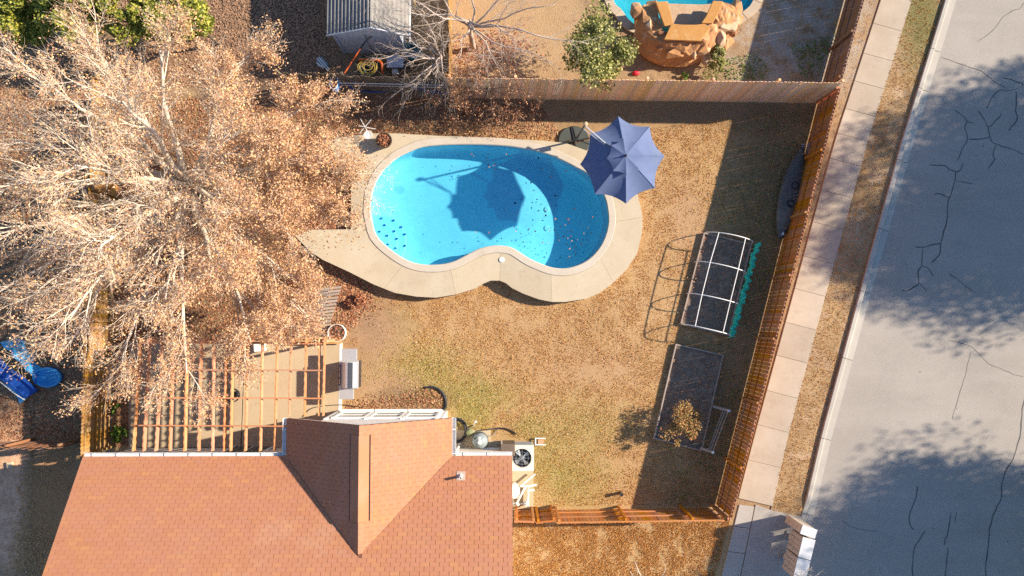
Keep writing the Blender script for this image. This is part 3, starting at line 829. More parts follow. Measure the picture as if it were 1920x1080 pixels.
fence('golden wooden fence west of the patio running under the big tree', (206, 842), (226, 172), 1.85, (1, 0, 0), MAT['yellowwood'], rails=(0.3, 1.0, 1.65))
fence('low rough plank fence in the lower left corner beside the house', (-60, 829), (160, 826), 1.55, (0, 1, 0), MAT['brownfence'], rails=(0.4, 1.2), wild=0.04)
fence('orange brown fence between the two neighbours, seen edge on from above', (846, -110), (849, 172), 1.85, (-1, 0, 0), MAT['yellowwood'], rails=(0.4, 1.5))

# ------------------------------------------------------------------ house
EZ = 2.60
PITCH = 0.575
xe0, xe1 = P(155, 851, EZ).x, P(960.5, 857, EZ).x
ye = P(600, 856.5, EZ).y
wx0, wx1 = P(538, 782, EZ).x, P(847, 784, EZ).x
wyf = P(690, 783, EZ).y-0.02
wxc = (wx0+wx1)/2; whalf = (wx1-wx0)/2
wrz = EZ+PITCH*whalf
DEPTH = 6.2                       # eave to ridge, in plan
house = thing('house', 'single storey house with salmon shingle roof at the bottom of the picture', 'house', ((xe0+xe1)/2, ye-4, 0))
def shingle_mat(name, rnd):
    t = NT(name)
    r = t.rnd()
    q = t.n('ShaderNodeValToRGB'); t.l(r, q.inputs[0]); els = q.color_ramp.elements
    cs = [(0.408, 0.180, 0.095), (0.389, 0.169, 0.090), (0.442, 0.204, 0.095), (0.395, 0.17, 0.097), (0.418, 0.190, 0.098), (0.415, 0.183, 0.102), (0.40, 0.18, 0.108), (0.404, 0.180, 0.095)]
    while len(els) < len(cs): els.new(0.5)
    for i, c_ in enumerate(cs): els[i].position = i/(len(cs)-1); els[i].color = (*c_, 1)
    c = t.mix(t.ramp(t.noise(0.4, 6, 0.7, dist=0.5), 0.42, 0.7, 0, 0.45), q.outputs[0], (0.40, 0.20, 0.135))
    c = t.mix(t.ramp(t.noise(1.4, 6, 0.75), 0.56, 0.78, 0, 0.4), c, (0.33, 0.15, 0.09))
    c = t.mix(t.ramp(t.noise(0.28, 6, 0.7, dist=0.8), 0.55, 0.72, 0, 0.45), c, (0.50, 0.29, 0.19))
    c = t.mix(t.ramp(t.noise(90, 3, 0.8), 0.5, 0.8, 0, 0.4), c, (0.32, 0.14, 0.09))
    t.bump(t.noise(120, 3, 0.7), 0.3, 0.006)
    return t.fin(c, 0.92, 0.15)
MAT['shingle'] = shingle_mat('shingle', 0.1)
MAT['underlay'] = M_('roof_underlay', (0.17, 0.078, 0.048), (0.14, 0.065, 0.042), 6, rough=0.9)
MAT['housewall'] = M_('cream_brick', (0.72, 0.68, 0.60), (0.64, 0.60, 0.52), 3, rough=0.8)
MAT['trim'] = M_('white_trim', (0.80, 0.79, 0.77), (0.76, 0.75, 0.73), 3, rough=0.5)
tb = NT('painted_brick')
bk = tb.n('ShaderNodeTexBrick'); tb.l(tb.map((1, 1, 1), rot=(math.radians(90), 0, 0)), bk.inputs['Vector'])
bk.inputs['Color1'].default_value = (0.72, 0.64, 0.54, 1); bk.inputs['Color2'].default_value = (0.66, 0.57, 0.47, 1); bk.inputs['Mortar'].default_value = (0.55, 0.50, 0.44, 1)
bk.inputs['Scale'].default_value = 4.4; bk.inputs['Mortar Size'].default_value = 0.03
tb.bump(bk.outputs['Fac'], 0.4, 0.01); MAT['brick'] = tb.fin(bk.outputs['Color'], 0.85, 0.2)

# roof deck under the shingles
T = 0.10
def slab_from(pts, th, name, mat, parent):
    pts = [Vector(p) for p in pts]
    nrm = (pts[1]-pts[0]).cross(pts[2]-pts[0]).normalized()
    if nrm.z < 0: nrm = -nrm
    n = len(pts)
    return MB().add(pts+[p-nrm*th for p in pts], [tuple(range(n)), tuple(range(n, 2*n))[::-1]]+[(i, n+i, n+(i+1) % n, (i+1) % n) for i in range(n)]).build(name, mat, parent)
rz = EZ+PITCH*DEPTH
yv = ye-whalf                      # plan y where the wing ridge meets the main slope
roof = slab_from([(xe0, ye, EZ), (wx0, ye, EZ), (wxc, yv, wrz), (wx1, ye, EZ), (xe1, ye, EZ), (xe1, ye-DEPTH, rz), (xe0, ye-DEPTH, rz)], T, 'roof', MAT['underlay'], house)
slab_from([(xe0, ye-DEPTH, rz), (xe1, ye-DEPTH, rz), (xe1, ye-2*DEPTH, EZ), (xe0, ye-2*DEPTH, EZ)], T, 'back_roof', MAT['shingle'], house)
slab_from([(wx0, wyf, EZ), (wxc, wyf, wrz), (wxc, yv, wrz), (wx0, ye, EZ)], T, 'wing_roof', MAT['underlay'], house)
slab_from([(wx1, wyf, EZ), (wxc, wyf, wrz), (wxc, yv, wrz), (wx1, ye, EZ)], T, 'wing_roof', MAT['underlay'], house)
# shingle tabs
TW, EXP = 0.318, 0.137
tabs = []
TH = 0.007
def clip2(poly, n2, d):
    """keep the side where n2 . p <= d"""
    out = []
    for i in range(len(poly)):
        p, q = poly[i], poly[(i+1) % len(poly)]
        a_, b_ = n2[0]*p[0]+n2[1]*p[1]-d, n2[0]*q[0]+n2[1]*q[1]-d
        if a_ <= 0: out.append(p)
        if (a_ < 0 < b_) or (b_ < 0 < a_):
            k_ = a_/(a_-b_); out.append((p[0]+(q[0]-p[0])*k_, p[1]+(q[1]-p[1])*k_))
    return out
def tab_from(poly, zf, low):
    """prism on the slope; low(p) is 1 at the lower edge of the tab and 0 at its top"""
    n = len(poly)
    if n < 3: return None
    if sum(poly[i][0]*poly[(i+1) % n][1]-poly[(i+1) % n][0]*poly[i][1] for i in range(n)) < 0: poly = poly[::-1]
    vs = [(x, y, zf(x, y)+0.002) for x, y in poly]+[(x, y, zf(x, y)+0.010+0.0015*low((x, y))) for x, y in poly]
    return vs, [tuple(range(n, 2*n))]+[(i, (i+1) % n, n+(i+1) % n, n+i) for i in range(n)]
def clip_ok(px, py): return -30 < px < 1000 and 740 < py < 1110
def to_px(w):
    d = CAM_R.transposed() @ (w-Vector((0, 0, CAM_H)))
    return 960+FPX*d.x/-d.z, 540-FPX*d.y/-d.z
sl = math.sqrt(1+PITCH**2)
rows = int(DEPTH*sl/EXP)
HL = EXP*0.985/sl
for r in range(rows):
    y_ = ye+0.03-(r*EXP)/sl
    x = xe0-((r % 2)*TW/2+((r*37) % 5)*0.006)
    while x < xe1:
        a, b = max(x+0.0065, xe0+0.002), min(x+TW-0.0065, xe1-0.002)
        x += TW
        if b-a < 0.03: continue
        px, py = to_px(Vector(((a+b)/2, y_, EZ+PITCH*(ye-y_))))
        if not (-90 < px < 1010): continue
        rect = [(a, y_-HL), (b, y_-HL), (b, y_), (a, y_)]
        # the wing covers |x - wxc| < whalf - (ye - y)
        for poly in ((clip2(rect, (1, 1), wxc-whalf+ye) if (a+b)/2 < wxc else clip2(rect, (-1, 1), -wxc-whalf+ye)),):
            g_ = tab_from(poly, lambda X, Y: EZ+PITCH*(ye-Y), lambda p: (p[1]-(y_-HL))/HL)
            if g_: tabs.append((py, g_))
for sgn in (-1, 1):
    ex = wx0 if sgn < 0 else wx1
    for r in range(int(whalf*sl/EXP)):
        x_ = ex-sgn*(r*EXP)/sl+sgn*0.02
        y = ye-whalf-1-((r % 2)*TW/2)
        while y < wyf:
            a, b = y+0.005, min(y+TW-0.005, wyf-0.002); y += TW
            if b-a < 0.03: continue
            x2 = x_-sgn*HL
            x2 = max(x2, wxc) if sgn > 0 else min(x2, wxc)
            rect = [(x_, a), (x2, a), (x2, b), (x_, b)]
            poly = clip2(rect, (-1, -1), -(wxc-whalf+ye)) if sgn < 0 else clip2(rect, (1, -1), wxc+whalf-ye)
            g_ = tab_from(poly, lambda X, Y: EZ+PITCH*(whalf-abs(X-wxc)), lambda p: abs(p[0]-x2)/HL)
            if g_: tabs.append((0, g_))
order = sorted(range(len(tabs)), key=lambda i: -tabs[i][0] if tabs[i][0] < 1085 else 0)
single = set(order[:300])
rest = MB()
for i, (q, (vs, fs)) in enumerate(tabs):
    if i in single: MB().add(vs, fs).build('shingle', MAT['shingle'], roof)
    else: rest.add(vs, fs)
o = rest.build('shingle_field', MAT['shingle'], roof); o['kind'] = 'stuff'
for sgn in (-1, 1):
    p0 = Vector((wxc+sgn*(whalf-0.12), ye-0.12, EZ+PITCH*0.12+0.012)); p1 = Vector((wxc+sgn*0.04, yv+0.04, wrz-0.015))
    MB().beam(p0, p1, 0.022, 0.008).build('valley_flashing', MAT['underlay'], roof)
# ridge vent of the wing: a raised cap with dark slots
ry0, ry1 = P(680, 817, wrz).y, P(676, 979, wrz).y
for sgn in (-1, 1):
    e0 = Vector((wxc, 0, wrz+0.07)); e1 = Vector((wxc+sgn*0.31, 0, wrz+0.07-0.31*PITCH))
    q = [Vector((e0.x, ry0, e0.z)), Vector((e1.x, ry0, e1.z)), Vector((e1.x, ry1, e1.z)), Vector((e0.x, ry1, e0.z))]
    slab_from(q, 0.012, 'ridge_vent_cap', MAT['shingle'], roof)
    MB().beam((wxc+sgn*0.325, ry0, wrz+0.02-0.325*PITCH), (wxc+sgn*0.325, ry1, wrz+0.02-0.325*PITCH), 0.035, 0.03).build('ridge_vent_slot', MAT['black'], roof)
k = wyf
while k > ry0+0.1:                 # ridge cap shingles north of the vent
    for sgn in (-1, 1):
        q = [Vector((wxc, k, wrz+0.03)), Vector((wxc+sgn*0.15, k, wrz+0.03-0.15*PITCH)), Vector((wxc+sgn*0.15, k-0.2, wrz+0.018-0.15*PITCH)), Vector((wxc, k-0.2, wrz+0.018))]
        slab_from(q, 0.006, 'ridge_cap', MAT['shingle'], roof)
    k -= 0.2
k = ry1-0.02
while k > yv+0.25:
    for sgn in (-1, 1):
        q = [Vector((wxc, k, wrz+0.03)), Vector((wxc+sgn*0.15, k, wrz+0.03-0.15*PITCH)), Vector((wxc+sgn*0.15, k-0.2, wrz+0.018-0.15*PITCH)), Vector((wxc, k-0.2, wrz+0.018))]
        slab_from(q, 0.006, 'ridge_cap', MAT['shingle'], roof)
    k -= 0.2
# walls
wall_y = P(900, 838, 0).y
MB().prism([(xe0+0.35, wall_y), (xe1-0.12, wall_y), (xe1-0.12, ye-2*DEPTH+0.3), (xe0+0.35, ye-2*DEPTH+0.3)], -0.05, EZ-0.14).build('wall', MAT['brick'], house)
for x_a, x_b in ((xe0+0.35, xe0+0.45), (xe1-0.22, xe1-0.12)):
    tri = [(wall_y, EZ-0.145), (ye-2*DEPTH+0.3, EZ-0.145), (ye-DEPTH, EZ+PITCH*DEPTH-0.16)]
    MB().add([(x_a, y, z) for y, z in tri]+[(x_b, y, z) for y, z in tri], [(0, 1, 2), (5, 4, 3), (0, 3, 4, 1), (1, 4, 5, 2), (2, 5, 3, 0)]).build('gable_end', MAT['brick'], house)
gx0, gx1 = P(636, 770, 0).x, P(838.5, 771, 0).x
gy = P(730, 770, 0).y
def roof_z(x): return EZ+PITCH*(whalf-abs(x-wxc))
gw = [(gx0, -0.05), (gx1, -0.05), (gx1, roof_z(gx1)-0.13), (wxc, wrz-0.13), (gx0, roof_z(gx0)-0.13)]
n = len(gw)
MB().add([(x, gy, z) for x, z in gw]+[(x, wall_y-0.1, z) for x, z in gw], [tuple(range(n))[::-1], tuple(range(n, 2*n))]+[(i, (i+1) % n, n+(i+1) % n, n+i) for i in range(n)]).build('wing_wall', MAT['trim'], house)
# windows of the gable wall
for i in range(3):
    cx = gx0+(gx1-gx0)*(0.20+0.305*i)
    w_, z0, z1 = 1.02, 0.75, 2.05
    wn = MB()
    for dx in (-w_/2-0.05, w_/2+0.05): wn.box((cx+dx, gy+0.03, (z0+z1)/2), (0.10, 0.06, z1-z0+0.2))
    for zz in (z0-0.05, z1+0.05): wn.box((cx, gy+0.03, zz), (w_, 0.06, 0.10))
    wn = wn.build('window', MAT['white'], house)
    MB().box((cx, gy+0.012, (z0+z1)/2), (w_, 0.02, z1-z0)).build('pane', MAT['glass'], wn)
    MB().box((cx, gy+0.035, (z0+z1)/2), (w_, 0.03, 0.045)).build('sash_bar', MAT['white'], wn)
    MB().box((cx, gy+0.07, z0-0.12), (w_+0.3, 0.14, 0.04)).build('sill', MAT['white'], wn)
for x in (gx0+0.06, gx0+(gx1-gx0)*0.355, gx0+(gx1-gx0)*0.66, gx1-0.2):
    MB().box((x, gy+0.02, 1.2), (0.10, 0.04, 2.3)).build('corner_board', MAT['white'], house)
for sgn, x in ((-1, gx0), (1, gx1)):       # white rake boards
    e = wx0+0.02 if sgn < 0 else wx1-0.02
    MB().beam((e, wyf-0.03, roof_z(e)-0.19), (wxc, wyf-0.03, wrz-0.19), 0.03, 0.14).build('rake_board', MAT['white'], house)
# sliding door to the patio
sx0, sx1 = P(440, 840, 0).x, P(515, 840, 0).x
dr = MB().box(((sx0+sx1)/2, wall_y+0.03, 1.03), (sx1-sx0, 0.06, 2.06)).build('sliding_door', MAT['white'], house)
for k in (0.27, 0.73):
    MB().box((sx0+(sx1-sx0)*k, wall_y+0.055, 1.05), ((sx1-sx0)*0.42, 0.03, 1.85)).build('pane', MAT['glass'], dr)
# gutters
def gutter(a, b, side):
    a, b, side = Vector(a), Vector(b), Vector(side)
    d = (b-a).normalized()
    prof = [(0, 0.0), (0, -0.09), (0.10, -0.09), (0.12, 0.0), (0.135, 0.0), (0.115, -0.105), (-0.01, -0.105), (-0.01, 0.0)]
    vs = [p+side*x+Vector((0, 0, z)) for p in (a, b) for x, z in prof]
    m = len(prof)
    gt = MB().add(vs, [(i, (i+1) % m, m+(i+1) % m, m+i) for i in range(m)]+[tuple(range(m)), tuple(range(m, 2*m))[::-1]]).build('gutter', MAT['white'], house)
    L = (b-a).length; k = 0.4
    while k < L:
        p = a+d*k
        MB().beam(p+side*-0.01+Vector((0, 0, 0.004)), p+side*0.13+Vector((0, 0, 0.004)), 0.035, 0.008).build('gutter_strap', MAT['white'], gt)
        k += 0.85
gutter((xe0, ye+0.02, EZ-0.02), (wx0-0.15, ye+0.02, EZ-0.02), (0, 1, 0))
gutter((wx1+0.15, ye+0.02, EZ-0.02), (xe1, ye+0.02, EZ-0.02), (0, 1, 0))
gutter((wx0-0.02, wyf, EZ-0.02), (wx0-0.02, ye+0.02, EZ-0.02), (-1, 0, 0))
gutter((wx1+0.02, wyf, EZ-0.02), (wx1+0.02, ye+0.02, EZ-0.02), (1, 0, 0))
MB().tube([(wx1+0.12, ye+0.1, EZ-0.1), (wx1+0.1, ye-0.02, EZ-0.4), (wx1+0.1, wall_y+0.08, 0.3), (wx1+0.15, wall_y+0.2, 0.1)], 0.045, 8).build('downspout', MAT['white'], house)
# plumbing vent
vz = EZ+PITCH*(ye-P(864, 893, 3.2).y)
vp = P(864, 893, vz+0.1); vz = EZ+PITCH*(ye-vp.y)
sl_m = Matrix.Rotation(math.atan(-PITCH)*-1, 3, 'X')
vent = MB().box((vp.x, vp.y, vz+0.02), (0.30, 0.32, 0.015), Matrix.Rotation(-math.atan(PITCH), 3, 'X')).build('vent_flashing', M_('tan_flashing', (0.42, 0.33, 0.27), rough=0.6), house)
MB().lathe([(0.085, -0.05), (0.06, 0.08), (0.045, 0.10), (0.045, 0.36), (0.035, 0.36), (0.035, 0.2)], (vp.x, vp.y, vz), 14).build('vent_pipe', MAT['pvc'], house)

# ------------------------------------------------------------------ pergola
PZ = 2.50
perg = thing('pergola', 'terracotta stained wooden pergola over the patio', 'pergola', P(430, 745, 0))
rx = [(249, 846), (268, 846), (291, 846), (317, 846), (345, 846), (371, 846), (397, 846), (419, 846), (431, 846), (459, 846), (487, 846), (514, 846), (541, 780), (570, 780), (597, 780), (605, 780)]
tops = [(262, 640), (279, 640), (303, 640), (324, 640), (350, 640), (376, 640), (400, 640), (424, 640), (436, 640), (463, 640), (491, 640), (519, 640), (545, 640), (573, 640), (598, 640), (608, 640)]
for (bx, by), (tx, ty) in zip(rx, tops):
    a = P(bx, by, PZ); b = P(tx, ty-6, PZ)
    a.x = b.x = (a.x+b.x)/2+(a.x-b.x)*0.0
    a2, b2 = P(bx, by, PZ), P(tx, ty-6, PZ)
    rf = MB().beam(Vector((a2.x, a2.y, PZ-0.09)), Vector((b2.x, b2.y, PZ-0.09)), 0.042, 0.17).build('rafter', MAT['pergola'], perg)
    # scalloped strip along the top edge
    L = (b2-a2).length; d = (b2-a2)/L; k = max(8, int(L/0.06)); vs = []
    ph = random.random()*6
    for j in range(k+1):
        p = a2+d*L*j/k
        zt = PZ+0.03+0.022*math.sin(j*0.06*2*math.pi/0.28+ph)+0.008*math.sin(j*0.7+ph)
        for zz in (PZ-0.006, zt): vs += [(p.x-0.014, p.y, zz), (p.x+0.014, p.y, zz)]
    fs = []
    for j in range(k):
        o_ = 4*j
        fs += [(o_+2, o_+3, o_+7, o_+6), (o_, o_+2, o_+6, o_+4), (o_+3, o_+1, o_+5, o_+7), (o_+1, o_, o_+4, o_+5)]
    MB().add(vs, fs).build('scalloped_strip', MAT['pergola'], rf)
for y0, x0, x1 in ((693, 256, 603), (745.5, 248, 604), (797.5, 246, 536), (643, 262, 604)):
    MB().beam(P(x0, y0, PZ+0.075), P(x1, y0+1.5, PZ+0.075), 0.045, 0.042).build('purlin', MAT['pergola'], perg)
for pa_, pb_ in (((256, 640), (606, 640)),):
    MB().beam(P(pa_[0]-4, pa_[1]+2, PZ-0.27), P(pb_[0]+8, pb_[1]+2, PZ-0.27), 0.045, 0.18).build('beam', MAT['pergola'], perg)
    MB().beam(P(pa_[0]-4, pa_[1]-3, PZ-0.27), P(pb_[0]+8, pb_[1]-3, PZ-0.27), 0.045, 0.18).build('beam', MAT['pergola'], perg)
for px, py in ((264, 641), (432, 641), (601, 641)):
    q = P(px, py, PZ-0.36)
    MB().box((q.x, q.y, (PZ-0.36)/2), (0.10, 0.10, PZ-0.36)).build('post', MAT['pergola'], perg, bevel=0.008)
# ------------------------------------------------------------------ cantilever umbrella
MAT['canvas'] = M_('slate_blue_canvas', (0.125, 0.165, 0.29), (0.105, 0.14, 0.255), 3.0, (0.15, 0.18, 0.28), 1.2, rough=0.9, trans=0.06, bump=0.15, bscale=60)
MAT['weight'] = M_('grey_green_plastic', (0.075, 0.085, 0.075), (0.06, 0.068, 0.06), 3, rough=0.6)
umb = thing('cantilever_umbrella', 'slate blue octagonal cantilever umbrella over the pool edge', 'umbrella', P(1076, 268, 0))
cz, ez = 2.92, 2.20
corners = [(1159, 217.6), (1218, 237), (1246, 292.6), (1228, 353), (1173.7, 382), (1115, 364), (1087.6, 308), (1106, 250)]
CP = [P(x, y, ez) for x, y in corners]
CC = Vector((sum(p.x for p in CP)/8, sum(p.y for p in CP)/8, cz))
def gore(a, b, r0, r1, z_of, sag):
    """one panel between ribs a and b from radius share r0 to r1"""
    n, m = 8, 6
    vs = []
    for i in range(n+1):
        r = r0+(r1-r0)*i/n
        for j in range(m+1):
            t_ = j/m
            e = a.lerp(b, t_)
            q = CC.lerp(e, r*(1-sag*4*t_*(1-t_)*(r**2)))
            q = Vector((q.x, q.y, z_of(r)-0.05*4*t_*(1-t_)*r))
            vs.append(q)
    return vs, [(i*(m+1)+j, i*(m+1)+j+1, (i+1)*(m+1)+j+1, (i+1)*(m+1)+j) for i in range(n) for j in range(m)]
zlow = lambda r: cz-0.06-(cz-0.06-ez)*(0.75*r+0.25*r*r)
zup = lambda r: cz-(0.40*r)
for k in range(8):
    a, b = CP[k], CP[(k+1) % 8]
    vs, fs = gore(a, b, 0.30, 1.0, zlow, 0.085)
    MB().add(vs, fs).build('canopy_panel', MAT['canvas'], umb, smooth=True)
    vs, fs = gore(a, b, 0.0, 0.42, zup, 0.5)
    MB().add(vs, fs).build('vent_panel', MAT['canvas'], umb, smooth=True)
for k in range(8):
    pts = [Vector((CC.x+(CP[k].x-CC.x)*r, CC.y+(CP[k].y-CC.y)*r, zlow(r)-0.02)) for r in (0.05, 0.3, 0.6, 0.98)]
    MB().tube(pts, 0.010, 6).build('rib', MAT['darkmetal'], umb)
for k in range(8):
    pts = [Vector((CC.x+(CP[k].x-CC.x)*r, CC.y+(CP[k].y-CC.y)*r, zlow(r)+0.006)) for r in (0.44, 0.6, 0.8, 0.99)]
    MB().tube(pts, 0.008, 5).build('seam', MAT['canvas'], umb)
MB().lathe([(0.05, -0.02), (0.05, 0.03), (0.02, 0.06), (0.018, 0.10)], CC, 12).build('finial', MAT['darkmetal'], umb)
MB().box(P(1170, 254, 2.46)+Vector((0, 0, 0.03)), (0.07, 0.09, 0.004), Euler((0.25, 0.1, 0.2)).to_matrix()).build('label_patch', MAT['white'], umb)
mb_ = P(1076, 268, 0.0); mt = P(1096, 236, 2.86)
MB().tube([mb_+Vector((0, 0, 0.02)), mt], 0.038, 10).build('mast', MAT['darkmetal'], umb)
MB().lathe([(0.075, -0.05), (0.085, 0.0), (0.075, 0.05), (0.04, 0.07)], P(1098, 232.5, 2.92), 14, Euler((0.5, 0.3, 0)).to_matrix()).build('mast_cap', MAT['rope'], umb)
hub = CC+Vector((0, 0, -0.16))
j_ = P(1135, 268.5, 2.66)
MB().tube([mt+Vector((0, 0.02, -0.02)), j_], 0.024, 8).build('arm', MAT['silver'], umb)
MB().tube([mt+Vector((-0.02, -0.05, -0.22)), j_+Vector((-0.03, -0.04, -0.03))], 0.014, 8).build('arm_strut', MAT['silver'], umb)
MB().tube([j_, hub], 0.02, 8).build('arm_end', MAT['darkmetal'], umb)
MB().tube([P(1079, 262, 1.0), P(1122, 276, 2.28)], 0.016, 8).build('brace', MAT['darkmetal'], umb)
MB().box(P(1080, 262, 1.05), (0.11, 0.14, 0.20)).build('crank_box', MAT['black'], umb)
# cross base with wedge weights
bc = P(1076, 266, 0)
for k in range(4):
    a0 = math.radians(10+90*k)
    pts = [bc+Vector((math.cos(a0)*0.06, math.sin(a0)*0.06, 0))]
    for j in range(9):
        a_ = a0+math.radians(2+86*j/8); pts.append(bc+Vector((math.cos(a_)*0.60, math.sin(a_)*0.60, 0)))
    w_ = MB().prism([p+Vector((math.cos(a0+math.pi/4), math.sin(a0+math.pi/4), 0))*0.03 for p in pts], 0.02, 0.10).build('base_weight', MAT['weight'], umb, bevel=0.02)
for k in range(2):
    a_ = math.radians(10+90*k); d = Vector((math.cos(a_), math.sin(a_), 0))
    MB().beam(bc-d*0.62+Vector((0, 0, 0.115+0.003*k)), bc+d*0.62+Vector((0, 0, 0.115+0.003*k)), 0.06, 0.03).build('base_cross', MAT['black'], umb)

# ------------------------------------------------------------------ pot and glass dish stand beside the pool
pot = thing('plant_pot', 'round brown pot with dead plant on the deck left of the pool', 'plant pot', P(723, 268, DECK_Z))
pc = P(723, 268, DECK_Z)
MB().lathe([(0.20, 0.0), (0.29, 0.34), (0.315, 0.36), (0.315, 0.40), (0.27, 0.40), (0.26, 0.33), (0.01, 0.32)], pc, 24).build('pot', M_('brown_pot', (0.10, 0.06, 0.04), (0.07, 0.045, 0.03), 5, rough=0.6), pot)
C = np.array([pc+Vector((math.cos(a)*r, math.sin(a)*r, 0.35+RNG.uniform(0, 0.16))) for a, r in zip(RNG.uniform(0, 6.28, 160), 0.24*np.sqrt(RNG.uniform(0, 1, 160)))])
V, F = leaf_quads(C, 0.09, 0.2); obj('dead_leaves', np_mesh('dead_leaves', V, F), MAT['redlitter'], pot)
st = thing('dish_stand', 'clear round dish on a folded white rod stand beside the brown pot', 'stand', P(688, 250, DECK_Z))
for a, b in (((676, 223, 0.62), (693, 254, 0.45)), ((696, 224, 0.6), (674, 250, 0.46)), ((673, 236, 0.6), (704, 242, 0.5))):
    MB().tube([P(*a), P(*b)], 0.014, 6).build('rod', MAT['pvc'], st)
MB().tube([P(689, 252, DECK_Z), P(687, 246, 0.62)], 0.02, 8).build('post', MAT['pvc'], st)
MB().lathe([(0.02, 0.0), (0.12, 0.01), (0.17, 0.05), (0.175, 0.055), (0.12, 0.02), (0.02, 0.012)], P(690.5, 253.5, 0.64), 20).build('dish', MAT['clear'], st, smooth=True)

# ------------------------------------------------------------------ pool poles and net hung on the old fence
for i, (x0, x1, y, z, r, lab) in enumerate(((636, 866, 155.5, 1.25, 0.017, 'upper white telescopic pool pole hung along the old fence'), (636, 842, 159.5, 1.05, 0.013, 'lower grey telescopic pool pole hung along the old fence'))):
    tag(MB().tube([P(x0, y, z), P((x0+x1)/2, y+2.2, z-0.01), P(x1, y+5, z)], r, 8).build('pool_pole', MAT['white'] if i == 0 else MAT['silver'], None), lab, 'pole', 'pool poles on the fence')
net = thing('leaf_net', 'blue leaf net bag at the left end of the pool poles', 'net', P(628, 165, 0))
mb = MB()
for k in range(9):
    a, b = 2*math.pi*k/9, 2*math.pi*(k+1)/9
c_ = P(628, 158, 1.15)
vs = []; fs = []
for i in range(6):
    for k in range(12):
        a = 2*math.pi*k/12; r_ = (0.15, 0.17, 0.18, 0.15, 0.10, 0.03)[i]*(1+0.25*noise.noise(Vector((i*1.1, k*0.9, 3))))
        vs.append(c_+Vector((r_*math.cos(a), r_*1.6*math.sin(a), 0.2-0.14*i)))
fs = [(i*12+k, i*12+(k+1) % 12, (i+1)*12+(k+1) % 12, (i+1)*12+k) for i in range(5) for k in range(12)]
MB().add(vs, fs).build('net_bag', M_('blue_net', (0.03, 0.20, 0.62), (0.25, 0.45, 0.75), 14, rough=0.7), net)
MB().tube([c_+Vector((0.16*math.cos(a), 0.26*math.sin(a), 0.21)) for a in np.linspace(0, 6.283, 17)], 0.012, 6).build('net_rim', MAT['white'], net)
tag(MB().tube(smooth_line([P(650, 158, 0.9), P(665, 168, 0.35), P(690, 172, 0.15), P(720, 172, 0.1), P(745, 164, 0.5), P(770, 162, 0.8), P(800, 170, 0.5), P(845, 176, 0.2)], 6), 0.022, 8).build('pool_hose', MAT['blue'], None, smooth=True), 'dark blue pool hose slung along the foot of the old fence', 'hose')

# ------------------------------------------------------------------ grey shed
shed = thing('garden_shed', 'grey shed with corrugated gable roof at the top of the picture', 'shed', P(700, 60, 0))
s_e, s_r = 1.95, 2.62
fl, fr_ = P(647, 102, 0), P(762, 98, 0); fy = (fl.y+fr_.y)/2
sx0, sx1 = fl.x, fr_.x
rx0, rx1 = P(612, 58, s_e).x, P(767, 62, s_e).x
rc = P(694, 51, s_r).x
ryf = P(694, 51, s_r).y; ryb = ryf+4.4
MAT['shedwall'] = M_('grey_shed_wall', (0.52, 0.56, 0.62), (0.46, 0.50, 0.56), 3, rough=0.7)
MAT['corr_shaded'] = M_('shaded_corrugated_roof', (0.22, 0.21, 0.20), (0.17, 0.17, 0.17), 2, (0.10, 0.10, 0.10), 3, rough=0.75, stretch=(2, 0.6, 1))  # left slope: its shade is put into a darker roof colour
gz = lambda x: s_e+(s_r-s_e)*(1-(abs(x-rc)/(rc-rx0 if x < rc else rx1-rc)))
gp = [(sx0, -0.02), (sx1, -0.02), (sx1, gz(sx1)-0.05), (rc, s_r-0.05), (sx0, gz(sx0)-0.05)]
n = len(gp)
MB().add([(x, fy, z) for x, z in gp]+[(x, ryb-0.15, z) for x, z in gp], [tuple(range(n)), tuple(range(n, 2*n))[::-1]]+[(i, n+i, n+(i+1) % n, (i+1) % n) for i in range(n)]).build('wall', MAT['shedwall'], shed)
MB().box((sx0-0.01, fy-0.015, s_e/2), (0.09, 0.05, s_e)).build('corner_trim', M_('pale_grey_trim', (0.42, 0.46, 0.52), rough=0.6), shed)
MB().box((sx0+0.75*(rc-sx0), fy-0.01, 0.95), (0.01, 0.012, 1.85)).build('panel_seam', MAT['darkmetal'], shed)
for side, xa, xb in (('l', rx0, rc), ('r', rc, rx1)):
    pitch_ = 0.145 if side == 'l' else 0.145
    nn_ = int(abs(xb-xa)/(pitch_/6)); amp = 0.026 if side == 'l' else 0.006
    vs = []
    for i in range(nn_+1):
        x = xa+(xb-xa)*i/nn_
        z = gz(x)+amp*math.sin(i/6*2*math.pi)
        vs += [(x, ryf, z), (x, ryb, z), (x, ryf, z-0.02), (x, ryb, z-0.02)]
    fs = []
    for i in range(nn_):
        o_ = 4*i
        fs += [(o_, o_+4, o_+5, o_+1), (o_+2, o_+3, o_+7, o_+6), (o_, o_+2, o_+6, o_+4)]
    MB().add(vs, fs).build('roof_sheet', MAT['corr_shaded'] if side == 'l' else M_('sunlit_shed_roof', (0.27, 0.25, 0.225), (0.22, 0.205, 0.185), 2, rough=0.8), shed)  # right slope is a paler copy, sunlight put into its colour
for a, b in (((rx0, ryf-0.02, gz(rx0)-0.04), (rc, ryf-0.02, s_r-0.02)), ((rc, ryf-0.02, s_r-0.02), (rx1, ryf-0.02, gz(rx1)-0.04))):
    MB().beam(a, b, 0.03, 0.08).build('barge_board', MAT['shedwall'], shed)
MB().beam((rx1+0.03, ryf-0.25, s_e-0.02), (rx1+0.03, ryb, s_e-0.02), 0.05, 0.05).build('eave_trim', MAT['white'], shed)
bin_ = thing('cooler', 'white cooler with a lid on the ground south of the shed', 'cooler', P(741, 118, 0))
MB().box(P(741, 116, 0.21), (0.62, 0.42, 0.38)).build('body', MAT['white'], bin_, bevel=0.03)
